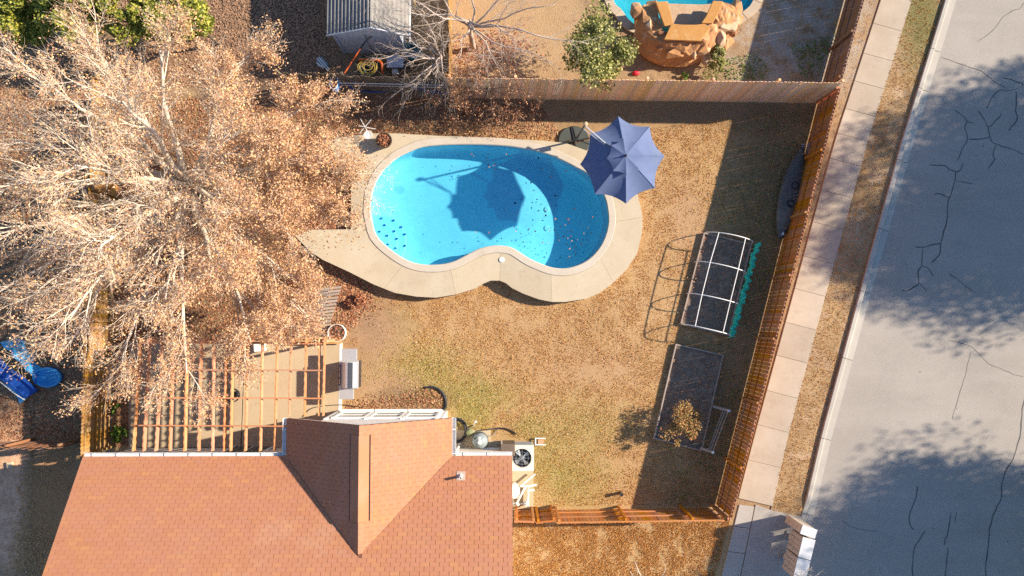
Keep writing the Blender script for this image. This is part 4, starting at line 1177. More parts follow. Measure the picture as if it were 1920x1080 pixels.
MB().box(P(741, 116, 0.43), (0.66, 0.46, 0.06)).build('lid', M_('cooler_lid', (0.58, 0.60, 0.66), rough=0.5), bin_, bevel=0.02)
tb_ = thing('tub', 'teal plastic tub under the bare branches right of the cooler', 'tub', P(778, 104, 0))
MB().lathe([(0.26, 0.0), (0.34, 0.42), (0.36, 0.42), (0.36, 0.45), (0.31, 0.45), (0.25, 0.06), (0.01, 0.05)], P(777, 103, 0), 22).build('tub_wall', MAT['teal'], tb_, smooth=False)
MB().tube(smooth_line([P(757, 108, 0.5), P(768, 104, 0.56), P(780, 108, 0.5)], 5), 0.03, 7).build('white_rope', MAT['pvc'], tb_)
ps = thing('pole_saw', 'orange handled pole saw leaning between the old fence and the shed wall', 'pole saw', P(647, 142, 0))
a, b = P(646, 137, 1.35), P(676, 91, 1.5)
MB().tube([a, b], 0.026, 8).build('handle', MAT['orange'], ps)
MB().tube([b, P(687, 75, 1.6)], [0.03, 0.02], 8).build('grip', MAT['black'], ps)
MB().beam(P(686, 76, 1.62), P(699, 67, 1.66), 0.012, 0.07).build('blade', M_('rusty_blade', (0.16, 0.09, 0.05), rough=0.8), ps)
wb = thing('wheelbarrow', 'orange wheelbarrow frame holding a coiled yellow hose', 'wheelbarrow', P(690, 130, 0))
MB().tube(smooth_line([P(672, 113, 0.5), P(700, 112, 0.52), P(711, 114, 0.5), P(716, 122, 0.46), P(717, 138, 0.42)], 5), 0.055, 8).build('frame', MAT['orange'], wb, smooth=True)
MB().lathe([(0.2, 0), (0.42, 0.3), (0.44, 0.32), (0.40, 0.31), (0.18, 0.04), (0.01, 0.03)], P(692, 128, 0.12), 20).build('tray', M_('dark_tray', (0.05, 0.07, 0.06), rough=0.6), wb)
hs = MB()
pts = []
for k in range(150):
    a = k*0.26; r_ = 0.22+0.11*math.sin(k*0.061)+0.03*noise.noise(Vector((k*0.2, 0, 0)))
    pts.append(P(690, 128, 0.45)+Vector((r_*1.15*math.cos(a), r_*0.85*math.sin(a), 0.05+0.03*math.sin(k*0.33)+0.0008*k)))
tag(hs.tube(pts, 0.014, 6).build('garden_hose', MAT['yellowhose'], None, smooth=True), 'tangled yellow garden hose coiled in the wheelbarrow', 'hose')
bl = thing('ball', 'blue and white ball beside the cooler', 'ball', P(742, 136, 0))
MB().lathe([(0.01, -0.17), (0.10, -0.14), (0.16, -0.06), (0.17, 0), (0.16, 0.06)], P(742, 135, 0.17), 18).build('lower_half', M_('navy_vinyl', (0.02, 0.04, 0.16), rough=0.4), bl, smooth=True)
MB().lathe([(0.16, 0.06), (0.10, 0.14), (0.01, 0.17)], P(742, 135, 0.17), 18).build('upper_half', MAT['white'], bl, smooth=True)
bk_ = thing('bucket', 'grey bucket squeezed between the cooler and the old fence', 'bucket', P(765, 125, 0))
MB().lathe([(0.12, 0), (0.16, 0.32), (0.17, 0.33), (0.15, 0.31), (0.11, 0.03), (0.01, 0.03)], P(762, 124, 0), 18).build('pail', M_('grey_bucket', (0.30, 0.31, 0.30), rough=0.6), bk_)
MB().tube([P(762, 124, 0.30)+Vector((0.16*math.cos(a), 0.05, 0.14*math.sin(a))) for a in np.linspace(0, 3.14, 9)], 0.006, 5).build('handle', MAT['silver'], bk_)
ch = thing('folded_chair', 'folded white metal chair lying in the dark yard left of the shed', 'chair', P(605, 122, 0))
for a, b in (((594, 109), (615, 133)), ((598, 107), (617, 130)), ((594, 118), (606, 127))):
    MB().tube([P(*a, 0.25), P(*b, 0.35)], 0.022, 7).build('frame_tube', MAT['pvc'], ch)
MB().tube(smooth_line([P(594, 118, 0.2), P(599, 124, 0.25), P(606, 122, 0.3)], 4), 0.02, 6).build('armrest', MAT['pvc'], ch)
MB().box(P(604, 118, 0.16), (0.42, 0.30, 0.03), Matrix.Rotation(-0.85, 3, 'Z')).build('seat', MAT['greymetal'], ch)
ld = thing('ladder', 'yellow fibreglass ladder standing against the shed side wall', 'ladder', P(776, 10, 0))
for dx in (-4, 4):
    MB().beam(P(775+dx, 28, 0.1), P(772+dx, -8, 1.9), 0.03, 0.07).build('rail', M_('yellow_fibreglass', (0.65, 0.40, 0.06), rough=0.5), ld)
for k in range(6):
    f_ = k/5.5+0.05
    MB().tube([P(771, 28, 0.1).lerp(P(768, -8, 1.9), f_), P(779, 28, 0.1).lerp(P(776, -8, 1.9), f_)], 0.016, 6).build('rung', MAT['silver'], ld)

# ------------------------------------------------------------------ neighbour's pool and rock waterfall
MAT['caustic'] = None
t = NT('caustic_plaster')
vr = t.voro(9)
c = t.mix(t.ramp(vr.outputs['Distance'], 0.1, 0.5), (0.08, 0.36, 0.42), (0.16, 0.50, 0.55)); MAT['caustic'] = t.fin(c, 0.6, 0.3)  # cell pattern is the water's caustic light, painted into the floor colour
npool = thing('neighbour_pool', 'teal neighbouring pool behind the rock waterfall', 'pool', P(1290, 0, 0))
nl = [Vector((p.x, p.y, 0)) for p in NPOOL]; n = len(nl)
ctr = sum(nl, Vector())/n
vs = [(p.x, p.y, 0.08) for p in nl]+[(p.x, p.y, -0.6) for p in nl]+[((ctr+(p-ctr)*0.9).x, (ctr+(p-ctr)*0.9).y, -0.85) for p in nl]+[(ctr.x, ctr.y, -0.95)]
fs = [(i*n+k, i*n+(k+1) % n, (i+1)*n+(k+1) % n, (i+1)*n+k) for i in range(2) for k in range(n)]+[(2*n+k, 2*n+(k+1) % n, 3*n) for k in range(n)]
MB().add(vs, fs).build('pool_shell', MAT['caustic'], npool, smooth=True)
sheet('water', nl, [], -0.03, water_mat('neighbour_water', (0.38, 0.74, 0.80), 7, 0.35), None, npool)
oc = offset_loop(ccw(nl), 0.36); ic = ccw(nl)
for s0 in range(0, n, 3):
    idx = [(s0+k) % n for k in range(4)]
    poly = [oc[i] for i in idx]+[ic[i] for i in idx][::-1]
    c_ = sum(poly, Vector())/len(poly)
    MB().prism([c_+(p-c_)*0.985 for p in poly], -0.05, 0.10).build('coping_stone', M_('tan_stone', (0.50, 0.40, 0.29), (0.42, 0.33, 0.24), 2, rough=0.85, rnd=0.08), npool, bevel=0.012)
MAT['rock'] = M_('sandstone_rock', (0.48, 0.25, 0.105), (0.32, 0.16, 0.075), 2.6, (0.60, 0.44, 0.29), 1.9, rough=0.9, bump=0.8, bscale=6)
MAT['redrock'] = M_('red_brown_rock', (0.36, 0.16, 0.07), (0.26, 0.12, 0.06), 3, (0.44, 0.28, 0.17), 2, rough=0.9, bump=0.7, bscale=9)
MAT['palerock'] = M_('pale_limestone', (0.50, 0.36, 0.24), (0.42, 0.28, 0.17), 2.5, (0.44, 0.24, 0.11), 1.8, rough=0.9, bump=0.6, bscale=8)
MAT['flag'] = M_('orange_flagstone', (0.50, 0.25, 0.075), (0.42, 0.20, 0.055), 3.5, (0.56, 0.36, 0.17), 1.8, rough=0.85, bump=0.3, bscale=10)
rk = thing('rock_waterfall', 'orange sandstone rock waterfall with flagstone U-shaped top beside the teal pool', 'waterfall', P(1285, 80, 0))
# mound: loft from ground arc up to the wall top, roughened
base = [(1188, 60), (1190, 84), (1203, 104), (1228, 119), (1258, 125), (1290, 123), (1318, 112), (1345, 95), (1368, 76), (1384, 52), (1392, 30)]
midl = [(1192, 40), (1196, 62), (1210, 84), (1232, 100), (1258, 108), (1290, 107), (1316, 97), (1342, 80), (1362, 62), (1376, 42), (1386, 20)]
topl = [(1203, 14), (1205, 40), (1216, 60), (1234, 76), (1256, 82), (1288, 81), (1316, 77), (1330, 64), (1346, 46), (1358, 26), (1364, 6)]
inl = [(1226, 2), (1232, 20), (1240, 45), (1246, 60), (1258, 78), (1285, 78), (1310, 76), (1318, 60), (1328, 44), (1340, 24), (1348, 2)]
rows = []
for L, z in ((base, -0.02), (base, 0.18), (midl, 0.62), (topl, 1.02), (inl, 1.10)):
    rows.append(smooth_line(PL(L, z), 4))
m = len(rows[0])
fine = []
for i in range(len(rows)-1):
    for s_ in range(5):
        fine.append([rows[i][k].lerp(rows[i+1][k], s_/5) for k in range(m)])
fine.append(rows[-1])
vs = []
for i, r_ in enumerate(fine):
    for k, p in enumerate(r_):
        f_ = 0.0 if i < 2 else 1.0
        nz = noise.noise(p*1.9)*0.16+abs(noise.noise(p*4.1))*0.10+noise.noise(p*9)*0.03
        vs.append(p+Vector((nz*0.6*f_, -nz*0.5*f_, nz*0.8*f_)))
fs = [(i*m+k, (i+1)*m+k, (i+1)*m+k+1, i*m+k+1) for i in range(len(fine)-1) for k in range(m-1)]
MB().add(vs, fs).build('rock_body', MAT['rock'], rk)
bz = 0.95
def boulder(px, py, z, r, sc, mat, name='stone', seed=0):
    rs = random.Random(seed*7+3); bm = bmesh.new(); c = P(px, py, z)
    for _ in range(15):
        v = Vector((rs.gauss(0, 1), rs.gauss(0, 1), rs.gauss(0, 1))).normalized()*rs.uniform(0.8, 1.05)
        bm.verts.new(Vector((v.x*r*sc[0], v.y*r*sc[1], v.z*r*sc[2]))+c)
    res = bmesh.ops.convex_hull(bm, input=bm.verts)
    bmesh.ops.delete(bm, geom=[e for e in res['geom_interior'] if isinstance(e, bmesh.types.BMVert)], context='VERTS')
    bmesh.ops.bevel(bm, geom=list(bm.edges), offset=r*0.06, segments=1, affect='EDGES', clamp_overlap=True)
    bmesh.ops.recalc_face_normals(bm, faces=bm.faces)
    me = bpy.data.meshes.new(name); bm.to_mesh(me); bm.free()
    return obj(name, me, mat, rk)
boulder(1205, 34, 0.55, 0.42, (0.8, 1.5, 1.4), MAT['rock'], seed=1)
boulder(1222, 22, 0.62, 0.40, (0.8, 1.5, 1.3), MAT['rock'], seed=2)
boulder(1228, 64, 0.70, 0.40, (1.3, 0.9, 0.9), MAT['palerock'], seed=3)
boulder(1262, 96, 0.55, 0.5, (1.5, 0.8, 0.9), MAT['rock'], seed=4)
boulder(1312, 92, 0.5, 0.42, (1.3, 0.9, 1.0), MAT['palerock'], seed=5)
boulder(1345, 66, 0.5, 0.5, (1.0, 1.3, 1.0), MAT['palerock'], seed=6)
boulder(1365, 40, 0.45, 0.48, (1.0, 1.3, 1.0), MAT['palerock'], seed=7)
boulder(1376, 18, 0.35, 0.42, (0.9, 1.1, 1.0), MAT['rock'], seed=8)
for i_, (bx, by, bz_, br, mt_) in enumerate(((1322, 104, .25, .30, 'palerock'), (1238, 84, .7, .30, 'rock'), (1285, 98, .62, .36, 'rock'),
                                           (1330, 84, .55, .34, 'palerock'), (1356, 80, .3, .30, 'rock'), (1372, 60, .3, .30, 'palerock'), (1355, 52, .75, .30, 'palerock'), (1198, 20, .8, .30, 'rock'), (1216, 48, .9, .26, 'palerock'), (1240, 62, .98, .22, 'rock'), (1384, 36, .25, .28, 'rock'), (1340, 34, .95, .24, 'palerock'), (1222, 76, .55, .3, 'rock'), (1252, 98, .5, .3, 'rock'), (1300, 98, .55, .3, 'palerock'), (1318, 84, .8, .26, 'palerock'))):
    boulder(bx, by, bz_+0.05, br*1.12, (1.0+0.4*math.sin(i_*2.1), 1.0+0.3*math.cos(i_*1.7), 0.8), MAT[(mt_, 'redrock', mt_, 'rock')[i_ % 4]], seed=20+i_*3)
MB().prism(PL([(1252, 4), (1318, 6), (1338, 4), (1322, 46), (1300, 46), (1262, 46)], 0.7), -0.9, 0.62).build('spillway', MAT['palerock'], rk, bevel=0.04)
for poly in ([(1229, 3), (1252, 2), (1256, 16), (1263, 46), (1246, 49), (1238, 28)], [(1259, 44), (1280, 46), (1306, 46), (1320, 44), (1332, 50), (1314, 77), (1245, 74)], [(1337, 1), (1356, 2), (1352, 16), (1336, 44), (1315, 43), (1324, 30)]):
    MB().prism(PL(poly, 1.28), 1.16, 1.28).build('flagstone', MAT['flag'], rk, bevel=0.02)

# ------------------------------------------------------------------ barbecue grill
gr = thing('barbecue_grill', 'stainless steel gas grill with side shelves at the patio edge', 'grill', P(648, 705, 0.07))
gcs = P(655, 702, 1.0)
def gbox(name, x0, y0, x1, y1, z0, z1, mat, bev=0.012):
    a, b = P(x0, y0, z1), P(x1, y1, z1)
    return MB().box(((a.x+b.x)/2, (a.y+b.y)/2, (z0+z1)/2), (abs(b.x-a.x), abs(b.y-a.y), z1-z0)).build(name, mat, gr, bevel=bev)
gbox('cabinet', 640, 678, 670, 728, 0.15, 0.86, MAT['darkmetal'])
gbox('side_shelf', 641, 654, 669, 676, 0.84, 0.90, MAT['steel'])
gbox('side_shelf', 636, 728, 663, 749, 0.84, 0.90, MAT['steel'])
gbox('firebox', 637, 676, 671, 729, 0.86, 0.97, MAT['steel'])
# domed lid, axis along y
a, b = P(640, 679, 1.1), P(667, 727, 1.1)
cx_, rr = (a.x+b.x)/2, abs(b.x-a.x)/2
vs = []; fs = []
N_ = 10
for k in range(N_+1):
    th = math.pi*k/N_
    for yy in (a.y, b.y): vs.append((cx_+rr*math.cos(th), yy, 0.97+0.30*math.sin(th)))
for k in range(N_): fs.append((2*k, 2*k+1, 2*k+3, 2*k+2))
fs.append(tuple(2*k for k in range(N_+1))); fs.append(tuple(2*k+1 for k in range(N_+1))[::-1])
lid = MB().add(vs, fs).build('lid', MAT['steel'], gr, smooth=False)
MB().box((cx_+0.12, (a.y+b.y)/2, 1.262), (0.15, abs(a.y-b.y)*0.99, 0.02), Matrix.Rotation(0.4, 3, 'Y')).build('lid_panel', MAT['darkmetal'], lid)
MB().tube([(cx_-rr-0.05, a.y-0.1, 1.03), (cx_-rr-0.05, b.y+0.1, 1.03)], 0.015, 8).build('handle', MAT['darkmetal'], lid)
for yy in (682, 694, 706, 718):
    p = P(638, yy+3, 0.9); MB().lathe([(0.03, 0), (0.03, 0.03), (0.02, 0.035)], p+Vector((-0.02, 0, 0)), 10, Matrix.Rotation(-math.pi/2, 3, 'Y')).build('knob', MAT['black'], gr)
for x, y in ((642, 682), (642, 724), (667, 682), (667, 724)):
    p = P(x, y, 0.8); MB().lathe([(0.05, 0), (0.05, 0.05), (0.03, 0.1)], (p.x, p.y, 0.06), 10).build('caster', MAT['black'], gr)
# lumber step at the patio edge, planter ring, paver path
lb = thing('wooden_step', 'golden lumber step at the top edge of the patio', 'step', P(600, 640, 0))
for i in range(3):
    MB().box(P(590, 634.5+i*4.4, 0.22+0.002*i), (2.1, 0.085, 0.05), Matrix.Rotation(0.02, 3, 'Z')).build('board', MAT['lumber'], lb)
MB().beam(P(569, 638, 0.09), P(636, 637, 0.09), 0.06, 0.18).build('riser', MAT['lumber'], lb)
MB().box(P(597, 641, 0.16), (0.12, 0.12, 0.3)).build('support_block', MAT['lumber'], lb)
pr = thing('planter_ring', 'round white edged planter filled with red leaves above the grill', 'planter', P(635, 626, 0))
c_ = P(634, 624, 0)
MB().lathe([(0.335, 0.0), (0.345, 0.27), (0.330, 0.27), (0.32, 0.18)], c_, 26).build('ring', MAT['white'], pr)
MB().lathe([(0.315, 0.12), (0.315, 0.19), (0.05, 0.23)], c_, 20).build('soil', MAT['brownbark'], pr)
C = np.array([c_+Vector((math.cos(a)*r, math.sin(a)*r, 0.24+RNG.uniform(0, 0.04))) for a, r in zip(RNG.uniform(0, 6.28, 160), 0.30*np.sqrt(RNG.uniform(0, 1, 160)))])
V, F = leaf_quads(C, 0.07, 0.7); obj('leaf_fill', np_mesh('leaf_fill', V, F), MAT['redlitter'], pr)
pth = thing('plank_walk', 'slatted plank walk half buried in leaves between the tree and the grill', 'walkway', P(610, 585, 0))
for row in range(2):
    for i in range(15):
        x = (618 if row == 0 else 597)-i*1.9; y = 541+i*6.4+row*6
        MB().box(P(x, y, 0.045), (0.92 if row == 0 else 0.8, 0.085, 0.05), Matrix.Rotation(0.14+random.uniform(-.03, .03), 3, 'Z')).build('slat', MAT['bedwood'], pth)
bx_ = thing('storage_box', 'small white box on the patio under the pergola', 'box', P(487, 652, 0.07))
MB().box(P(487, 651, 0.25), (0.42, 0.30, 0.34), Matrix.Rotation(0.1, 3, 'Z')).build('body', MAT['white'], bx_, bevel=0.02)
MB().box(P(487, 651, 0.44), (0.45, 0.33, 0.04), Matrix.Rotation(0.1, 3, 'Z')).build('lid', MAT['pvc'], bx_, bevel=0.01)
hp = thing('hose_hoop', 'thin black hoop lying on the patio slab', 'hoop', P(440, 741, 0.07))
MB().tube([P(436, 741, 0.09)+Vector((0.29*math.cos(a), 0.26*math.sin(a), 0.01)) for a in np.linspace(0, 6.283, 25)], 0.014, 6).build('ring', MAT['black'], hp)
MB().lathe([(0.12, 0), (0.12, 0.08), (0.1, 0.09)], P(443, 739, 0.07), 14).build('hub', MAT['black'], hp)
tag(MB().tube(smooth_line([P(568, 781, 0.09), P(580, 768, 0.09), P(600, 762, 0.09), P(640, 759, 0.09), P(665, 762, 0.05), P(680, 764, 0.03)], 6), 0.014, 6).build('cable', MAT['black'], None), 'thin black cable curving from the wing wall across the patio edge', 'cable')
bk2 = thing('edging', 'low curved dark edging around the leaf bed by the wing windows', 'edging', P(820, 745, 0))
MB().tube(smooth_line(PL([(796, 727), (812, 726), (826, 733), (834, 745), (836, 760), (831, 770)], 0.04), 6), 0.045, 8).build('edging_strip', MAT['darkmetal'], bk2)

# ------------------------------------------------------------------ air conditioner and pool equipment
ac = thing('air_conditioner', 'cream outdoor air conditioner unit with dark fan at the house corner', 'air conditioner', P(981, 862, 0.06))
ax0, ay0 = P(957, 835, 0.85).x, P(957, 835, 0.85).y; ax1, ay1 = P(1001, 883, 0.85).x, P(1001, 883, 0.85).y
acx, acy, aw, ad = (ax0+ax1)/2, (ay0+ay1)/2, abs(ax1-ax0), abs(ay1-ay0)
MAT['acpaint'] = M_('cream_metal', (0.66, 0.61, 0.52), (0.62, 0.57, 0.48), 4, rough=0.45)
R_ = min(aw, ad)*0.40
for sx_, sy_ in ((-1, 0), (1, 0), (0, -1), (0, 1)):
    o_ = MB().box((acx+sx_*(aw/2-0.02), acy+sy_*(ad/2-0.02), 0.44), (0.04 if sx_ else aw-0.083, 0.04 if sy_ else ad, 0.74)).build('side_panel', MAT['acpaint'], ac)
    lv = MB()
    for k in range(9):
        lv.box((acx+sx_*(aw/2+0.004), acy+sy_*(ad/2+0.004), 0.15+k*0.07), (0.012 if sx_ else aw-0.16, 0.012 if sy_ else ad-0.16, 0.03))
    lv.build('louvre', MAT['greymetal'], o_)
# top plate with round opening
ring = [(acx+R_*math.cos(a), acy+R_*math.sin(a)) for a in np.linspace(0, 2*math.pi, 37)[:-1]]
sq = []
for a in np.linspace(0, 2*math.pi, 37)[:-1]:
    c, s = math.cos(a), math.sin(a); k = 1/max(abs(c)/(aw/2), abs(s)/(ad/2)); sq.append((acx+c*k, acy+s*k))
vs = [(x, y, 0.85) for x, y in ring]+[(x, y, 0.85) for x, y in sq]+[(x, y, 0.81) for x, y in sq]+[(x, y, 0.70) for x, y in ring]
n = 36
fs = [(k, (k+1) % n, n+(k+1) % n, n+k) for k in range(n)]+[(n+k, n+(k+1) % n, 2*n+(k+1) % n, 2*n+k) for k in range(n)]+[((k+1) % n, k, 3*n+k, 3*n+(k+1) % n) for k in range(n)]
MB().add(vs, fs).build('top_panel', MAT['acpaint'], ac)
MB().lathe([(R_, 0.0), (R_, 0.01), (0.01, 0.01)], (acx, acy, 0.66), 24).build('fan_well', MAT['darkmetal'], ac)
for k in range(4):
    a = k*math.pi/2+0.5
    MB().add([(acx+math.cos(a-0.10)*0.07, acy+math.sin(a-0.10)*0.07, 0.74), (acx+math.cos(a+0.45)*0.07, acy+math.sin(a+0.45)*0.07, 0.77), (acx+math.cos(a+0.42)*R_*0.9, acy+math.sin(a+0.42)*R_*0.9, 0.79), (acx+math.cos(a-0.16)*R_*0.9, acy+math.sin(a-0.16)*R_*0.9, 0.73)], [(0, 1, 2, 3)]).build('fan_blade', MAT['greymetal'], ac)
MB().lathe([(0.08, 0), (0.08, 0.10), (0.06, 0.115)], (acx, acy, 0.72), 14).build('fan_hub', MAT['greymetal'], ac)
gd = MB()
for k in range(8):
    a = k*math.pi/4; gd.tube([(acx, acy, 0.855), (acx+R_*math.cos(a), acy+R_*math.sin(a), 0.855)], 0.006, 4)
for q in (0.33, 0.66, 1.0): gd.tube([(acx+q*R_*math.cos(a), acy+q*R_*math.sin(a), 0.855) for a in np.linspace(0, 6.283, 31)], 0.005, 4)
gd.build('fan_guard', MAT['greymetal'], ac)
hx = thing('heat_exchanger', 'second brown grey condenser box tucked beside the cream air conditioner', 'condenser', P(953, 845, 0.06))
MB().box(P(952, 840, 0.5), (0.55, 0.45, 0.85)).build('body', M_('brown_grey_box', (0.16, 0.12, 0.09), (0.12, 0.09, 0.07), 4, rough=0.6), hx, bevel=0.02)
MB().box(P(943, 838, 0.5)+Vector((-0.05, 0, 0)), (0.05, 0.40, 0.7)).build('side_grille', MAT['acpaint'], hx)
flt = thing('pool_filter', 'round grey pool filter tank with a white pipe on top', 'filter', P(901, 822, 0.06))
fc = P(901, 822, 0.0)
MB().lathe([(0.25, 0.05), (0.29, 0.12), (0.30, 0.55), (0.26, 0.70), (0.15, 0.79), (0.05, 0.82)], fc, 28).build('tank', M_('grey_tank', (0.24, 0.28, 0.29), (0.20, 0.235, 0.245), 3, rough=0.45), flt, smooth=True)
MB().lathe([(0.305, 0.40), (0.315, 0.42), (0.315, 0.45), (0.305, 0.47)], fc, 28).build('clamp_band', MAT['darkmetal'], flt)
MB().lathe([(0.085, 0.80), (0.085, 0.90), (0.06, 0.92)], fc, 14).build('valve', MAT['pvc'], flt)
MB().tube(smooth_line([P(899, 819, 0.93), P(899, 826, 0.90), P(901, 836, 0.62), P(906, 841, 0.45), P(925, 842, 0.4), P(938, 842, 0.38)], 5), 0.038, 9).build('pipe', MAT['pvc'], flt, smooth=True)
MB().box(P(891, 822, 0.72), (0.10, 0.07, 0.06), Matrix.Rotation(0.5, 3, 'Z')).build('gauge', MAT['black'], flt)
hr = thing('hose_reel', 'black coiled garden hose on the ground by the wing gutter', 'hose', P(862, 803, 0))
pts = [P(857, 806, 0.05)+Vector(((0.37+0.05*math.sin(k*0.21))*math.cos(k*0.3), (0.42+0.05*math.sin(k*0.21))*math.sin(k*0.3), 0.02+0.0016*k)) for k in range(150)]
MB().tube(pts, 0.024, 7).build('hose_coil', MAT['black'], hr, smooth=True)
MB().tube(smooth_line([P(870, 805, 0.15), P(880, 800, 0.1), P(888, 797, 0.3)], 4), 0.022, 7).build('hose_end', MAT['black'], hr)
tag(MB().tube(smooth_line([P(912, 806, 0.3), P(925, 804, 0.06), P(942, 803, 0.05), P(955, 806, 0.05), P(968, 814, 0.05)], 6), 0.028, 8).build('drain_hose', MAT['black'], None, smooth=True), 'short black drain hose curling onto the grass by the filter', 'hose')
tag(MB().tube(smooth_line([P(915, 818, 0.1), P(926, 815, 0.06), P(932, 806, 0.05), P(942, 803, 0.05)], 5), 0.012, 6).build('thin_hose', MAT['greymetal'], None, smooth=True), 'thin grey hose looping beside the pool filter', 'hose')
sp = thing('spigot_stand', 'small green pump with a white knob beside the hose coil', 'pump', P(882, 808, 0.0))
MB().lathe([(0.14, 0), (0.16, 0.25), (0.10, 0.36), (0.03, 0.38)], P(881, 809, 0.02), 14).build('body', M_('green_pump', (0.18, 0.19, 0.10), rough=0.6), sp)
MB().tube([P(887, 800, 0.2), P(891, 791.5, 0.5)], 0.02, 7).build('stem', MAT['pvc'], sp)
MB().lathe([(0.045, 0), (0.045, 0.04), (0.02, 0.06)], P(892, 790.5, 0.5), 12).build('knob', MAT['pvc'], sp)
tag(MB().box(P(943, 846, 0.12), (0.42, 0.26, 0.14)).build('floor_grate', M_('brown_grate', (0.26, 0.19, 0.14), (0.18, 0.13, 0.1), 30, rough=0.8), None), 'small brown grate on the pad between filter and condenser', 'grate')
fr = thing('pipe_frame', 'small white U-shaped pipe frame on the grass right of the air conditioner', 'frame', P(1012, 828, 0))
for a, b in (((1003, 822), (1023, 822)), ((1003, 834), (1023, 834)), ((1004, 822), (1004, 834))):
    MB().tube([P(*a, 0.12), P(*b, 0.12)], 0.024, 7).build('pipe', MAT['pvc'], fr)
MB().box(P(1014, 828, 0.05), (0.22, 0.18, 0.09)).build('block', MAT['lumber'], fr)
pipes = thing('pool_plumbing', 'tangle of white plastic pool pipes on the pad below the air conditioner', 'pipes', P(985, 925, 0.06))
for L in ([(980, 908, .25), (1003, 889, .25)], [(975, 911, .3), (990, 912, .35), (1006, 909, .3)], [(985, 913, .35), (968, 945, .3)], [(990, 914, .2), (990, 948, .2)], [(985, 950, .2), (990, 930, .35), (990, 920, .4), (1002, 919, .35)], [(963, 944, .15), (978, 945, .15), (984, 943, .15)]):
    MB().tube([P(*q) for q in L], 0.040, 8).build('pipe', MAT['pvc'], pipes)
for q in ((971, 946, .3), (983, 944, .3), (962, 944, .3)):
    MB().lathe([(0.05, -0.1), (0.06, 0), (0.05, 0.05), (0.02, 0.06)], P(*q), 10).build('valve', MAT['greymetal'] if q[0] != 971 else MAT['pvc'], pipes)
tk = thing('chlorine_tank', 'white round tank half under the eave below the air conditioner', 'tank', P(961, 912, 0.06))
MB().lathe([(0.27, 0), (0.28, 0.55), (0.24, 0.72), (0.10, 0.80), (0.02, 0.82)], P(961, 915, 0.05), 24).build('tank_body', MAT['pvc'], tk, smooth=True)
MB().lathe([(0.08, 0.8), (0.08, 0.86), (0.05, 0.87)], P(961, 915, 0.05), 14).build('cap', MAT['white'], tk)

# ------------------------------------------------------------------ garden beds by the fence
def bed(label, pxs, zt=0.15, th=0.045):
    b = thing('raised_bed', label, 'raised bed', P(sum(p[0] for p in pxs)/4, sum(p[1] for p in pxs)/4, 0))
    w = PL(pxs, zt)
    for i in range(4):
        a, c = w[i].copy(), w[(i+1) % 4].copy(); d = (c-a).normalized()*0.024*(1 if i % 2 else -1)
        a.z = c.z = zt/2
        MB().beam(a-d, c+d, th, zt).build('board', MAT['bedwood'], b)
    cc = sum(w, Vector())/4
    nu, nv = 22, 40; vs = []
    for i in range(nv+1):
        for j in range(nu+1):
            q = w[0].lerp(w[1], j/nu).lerp(w[3].lerp(w[2], j/nu), i/nv)
            vs.append((q.x, q.y, zt-0.07+0.06*noise.noise(Vector((q.x*2.3, q.y*2.3, 0)))+0.035*noise.noise(Vector((q.x*7, q.y*7, 4)))))
    fs = [(i*(nu+1)+j, i*(nu+1)+j+1, (i+1)*(nu+1)+j+1, (i+1)*(nu+1)+j) for i in range(nv) for j in range(nu)]
    MB().add(vs, fs).build('soil', M_('bed_soil', (0.17, 0.125, 0.09), (0.28, 0.20, 0.14), 5, (0.33, 0.25, 0.17), 2, rough=0.95, bump=0.9, bscale=18), b, smooth=True)
    f1, f2 = RNG.uniform(0.03, 0.97, 520), RNG.uniform(0.03, 0.97, 520)
    C = np.array([w[0].lerp(w[1], x_).lerp(w[3].lerp(w[2], x_), y_) for x_, y_ in zip(f1, f2)]); C[:, 2] = zt-0.04
    V, F = leaf_quads(C, 0.075, 0.6); obj('mulch', np_mesh('mulch', V, F), MAT['litter'], b)['kind'] = 'stuff'
    return b
bed1 = [(1321, 437), (1409, 458), (1367, 628), (1277, 607)]
bed('raised bed under the white hoop frame with green netting', bed1)
bed2 = [(1268, 646), (1356, 666), (1316, 845), (1227, 822)]
bed('raised bed holding the golden shrub, lower on the lawn', bed2)
hoop = thing('hoop_frame', 'white pipe hoop frame with green netting arched over a raised bed', 'frame', P(1345, 530, 0))
feetL = [(1319, 437), (1302, 491), (1287, 550), (1275, 607)]; feetR = [(1408, 457), (1396, 514), (1382, 572), (1368, 629)]
apexs = []
hoops = []
for (lx, ly), (rx_, ry) in zip(feetL, feetR):
    a, b = P(lx, ly, 0.15), P(rx_, ry, 0.15)
    pts = []
    for k in range(15):
        f_ = k/14
        q = a.lerp(b, 0.5-0.5*math.cos(math.pi*f_)*1.0)
        q.z = 0.1+1.02*math.sin(math.pi*f_)**0.75
        pts.append(q)
    hoops.append(pts)
    MB().tube(pts, 0.019, 8).build('hoop', MAT['pvc'], hoop, smooth=True)
for k in (4, 9):
    MB().tube([h_[k]+Vector((0, 0, 0.02)) for h_ in hoops], 0.018, 8).build('purlin_pipe', MAT['pvc'], hoop)
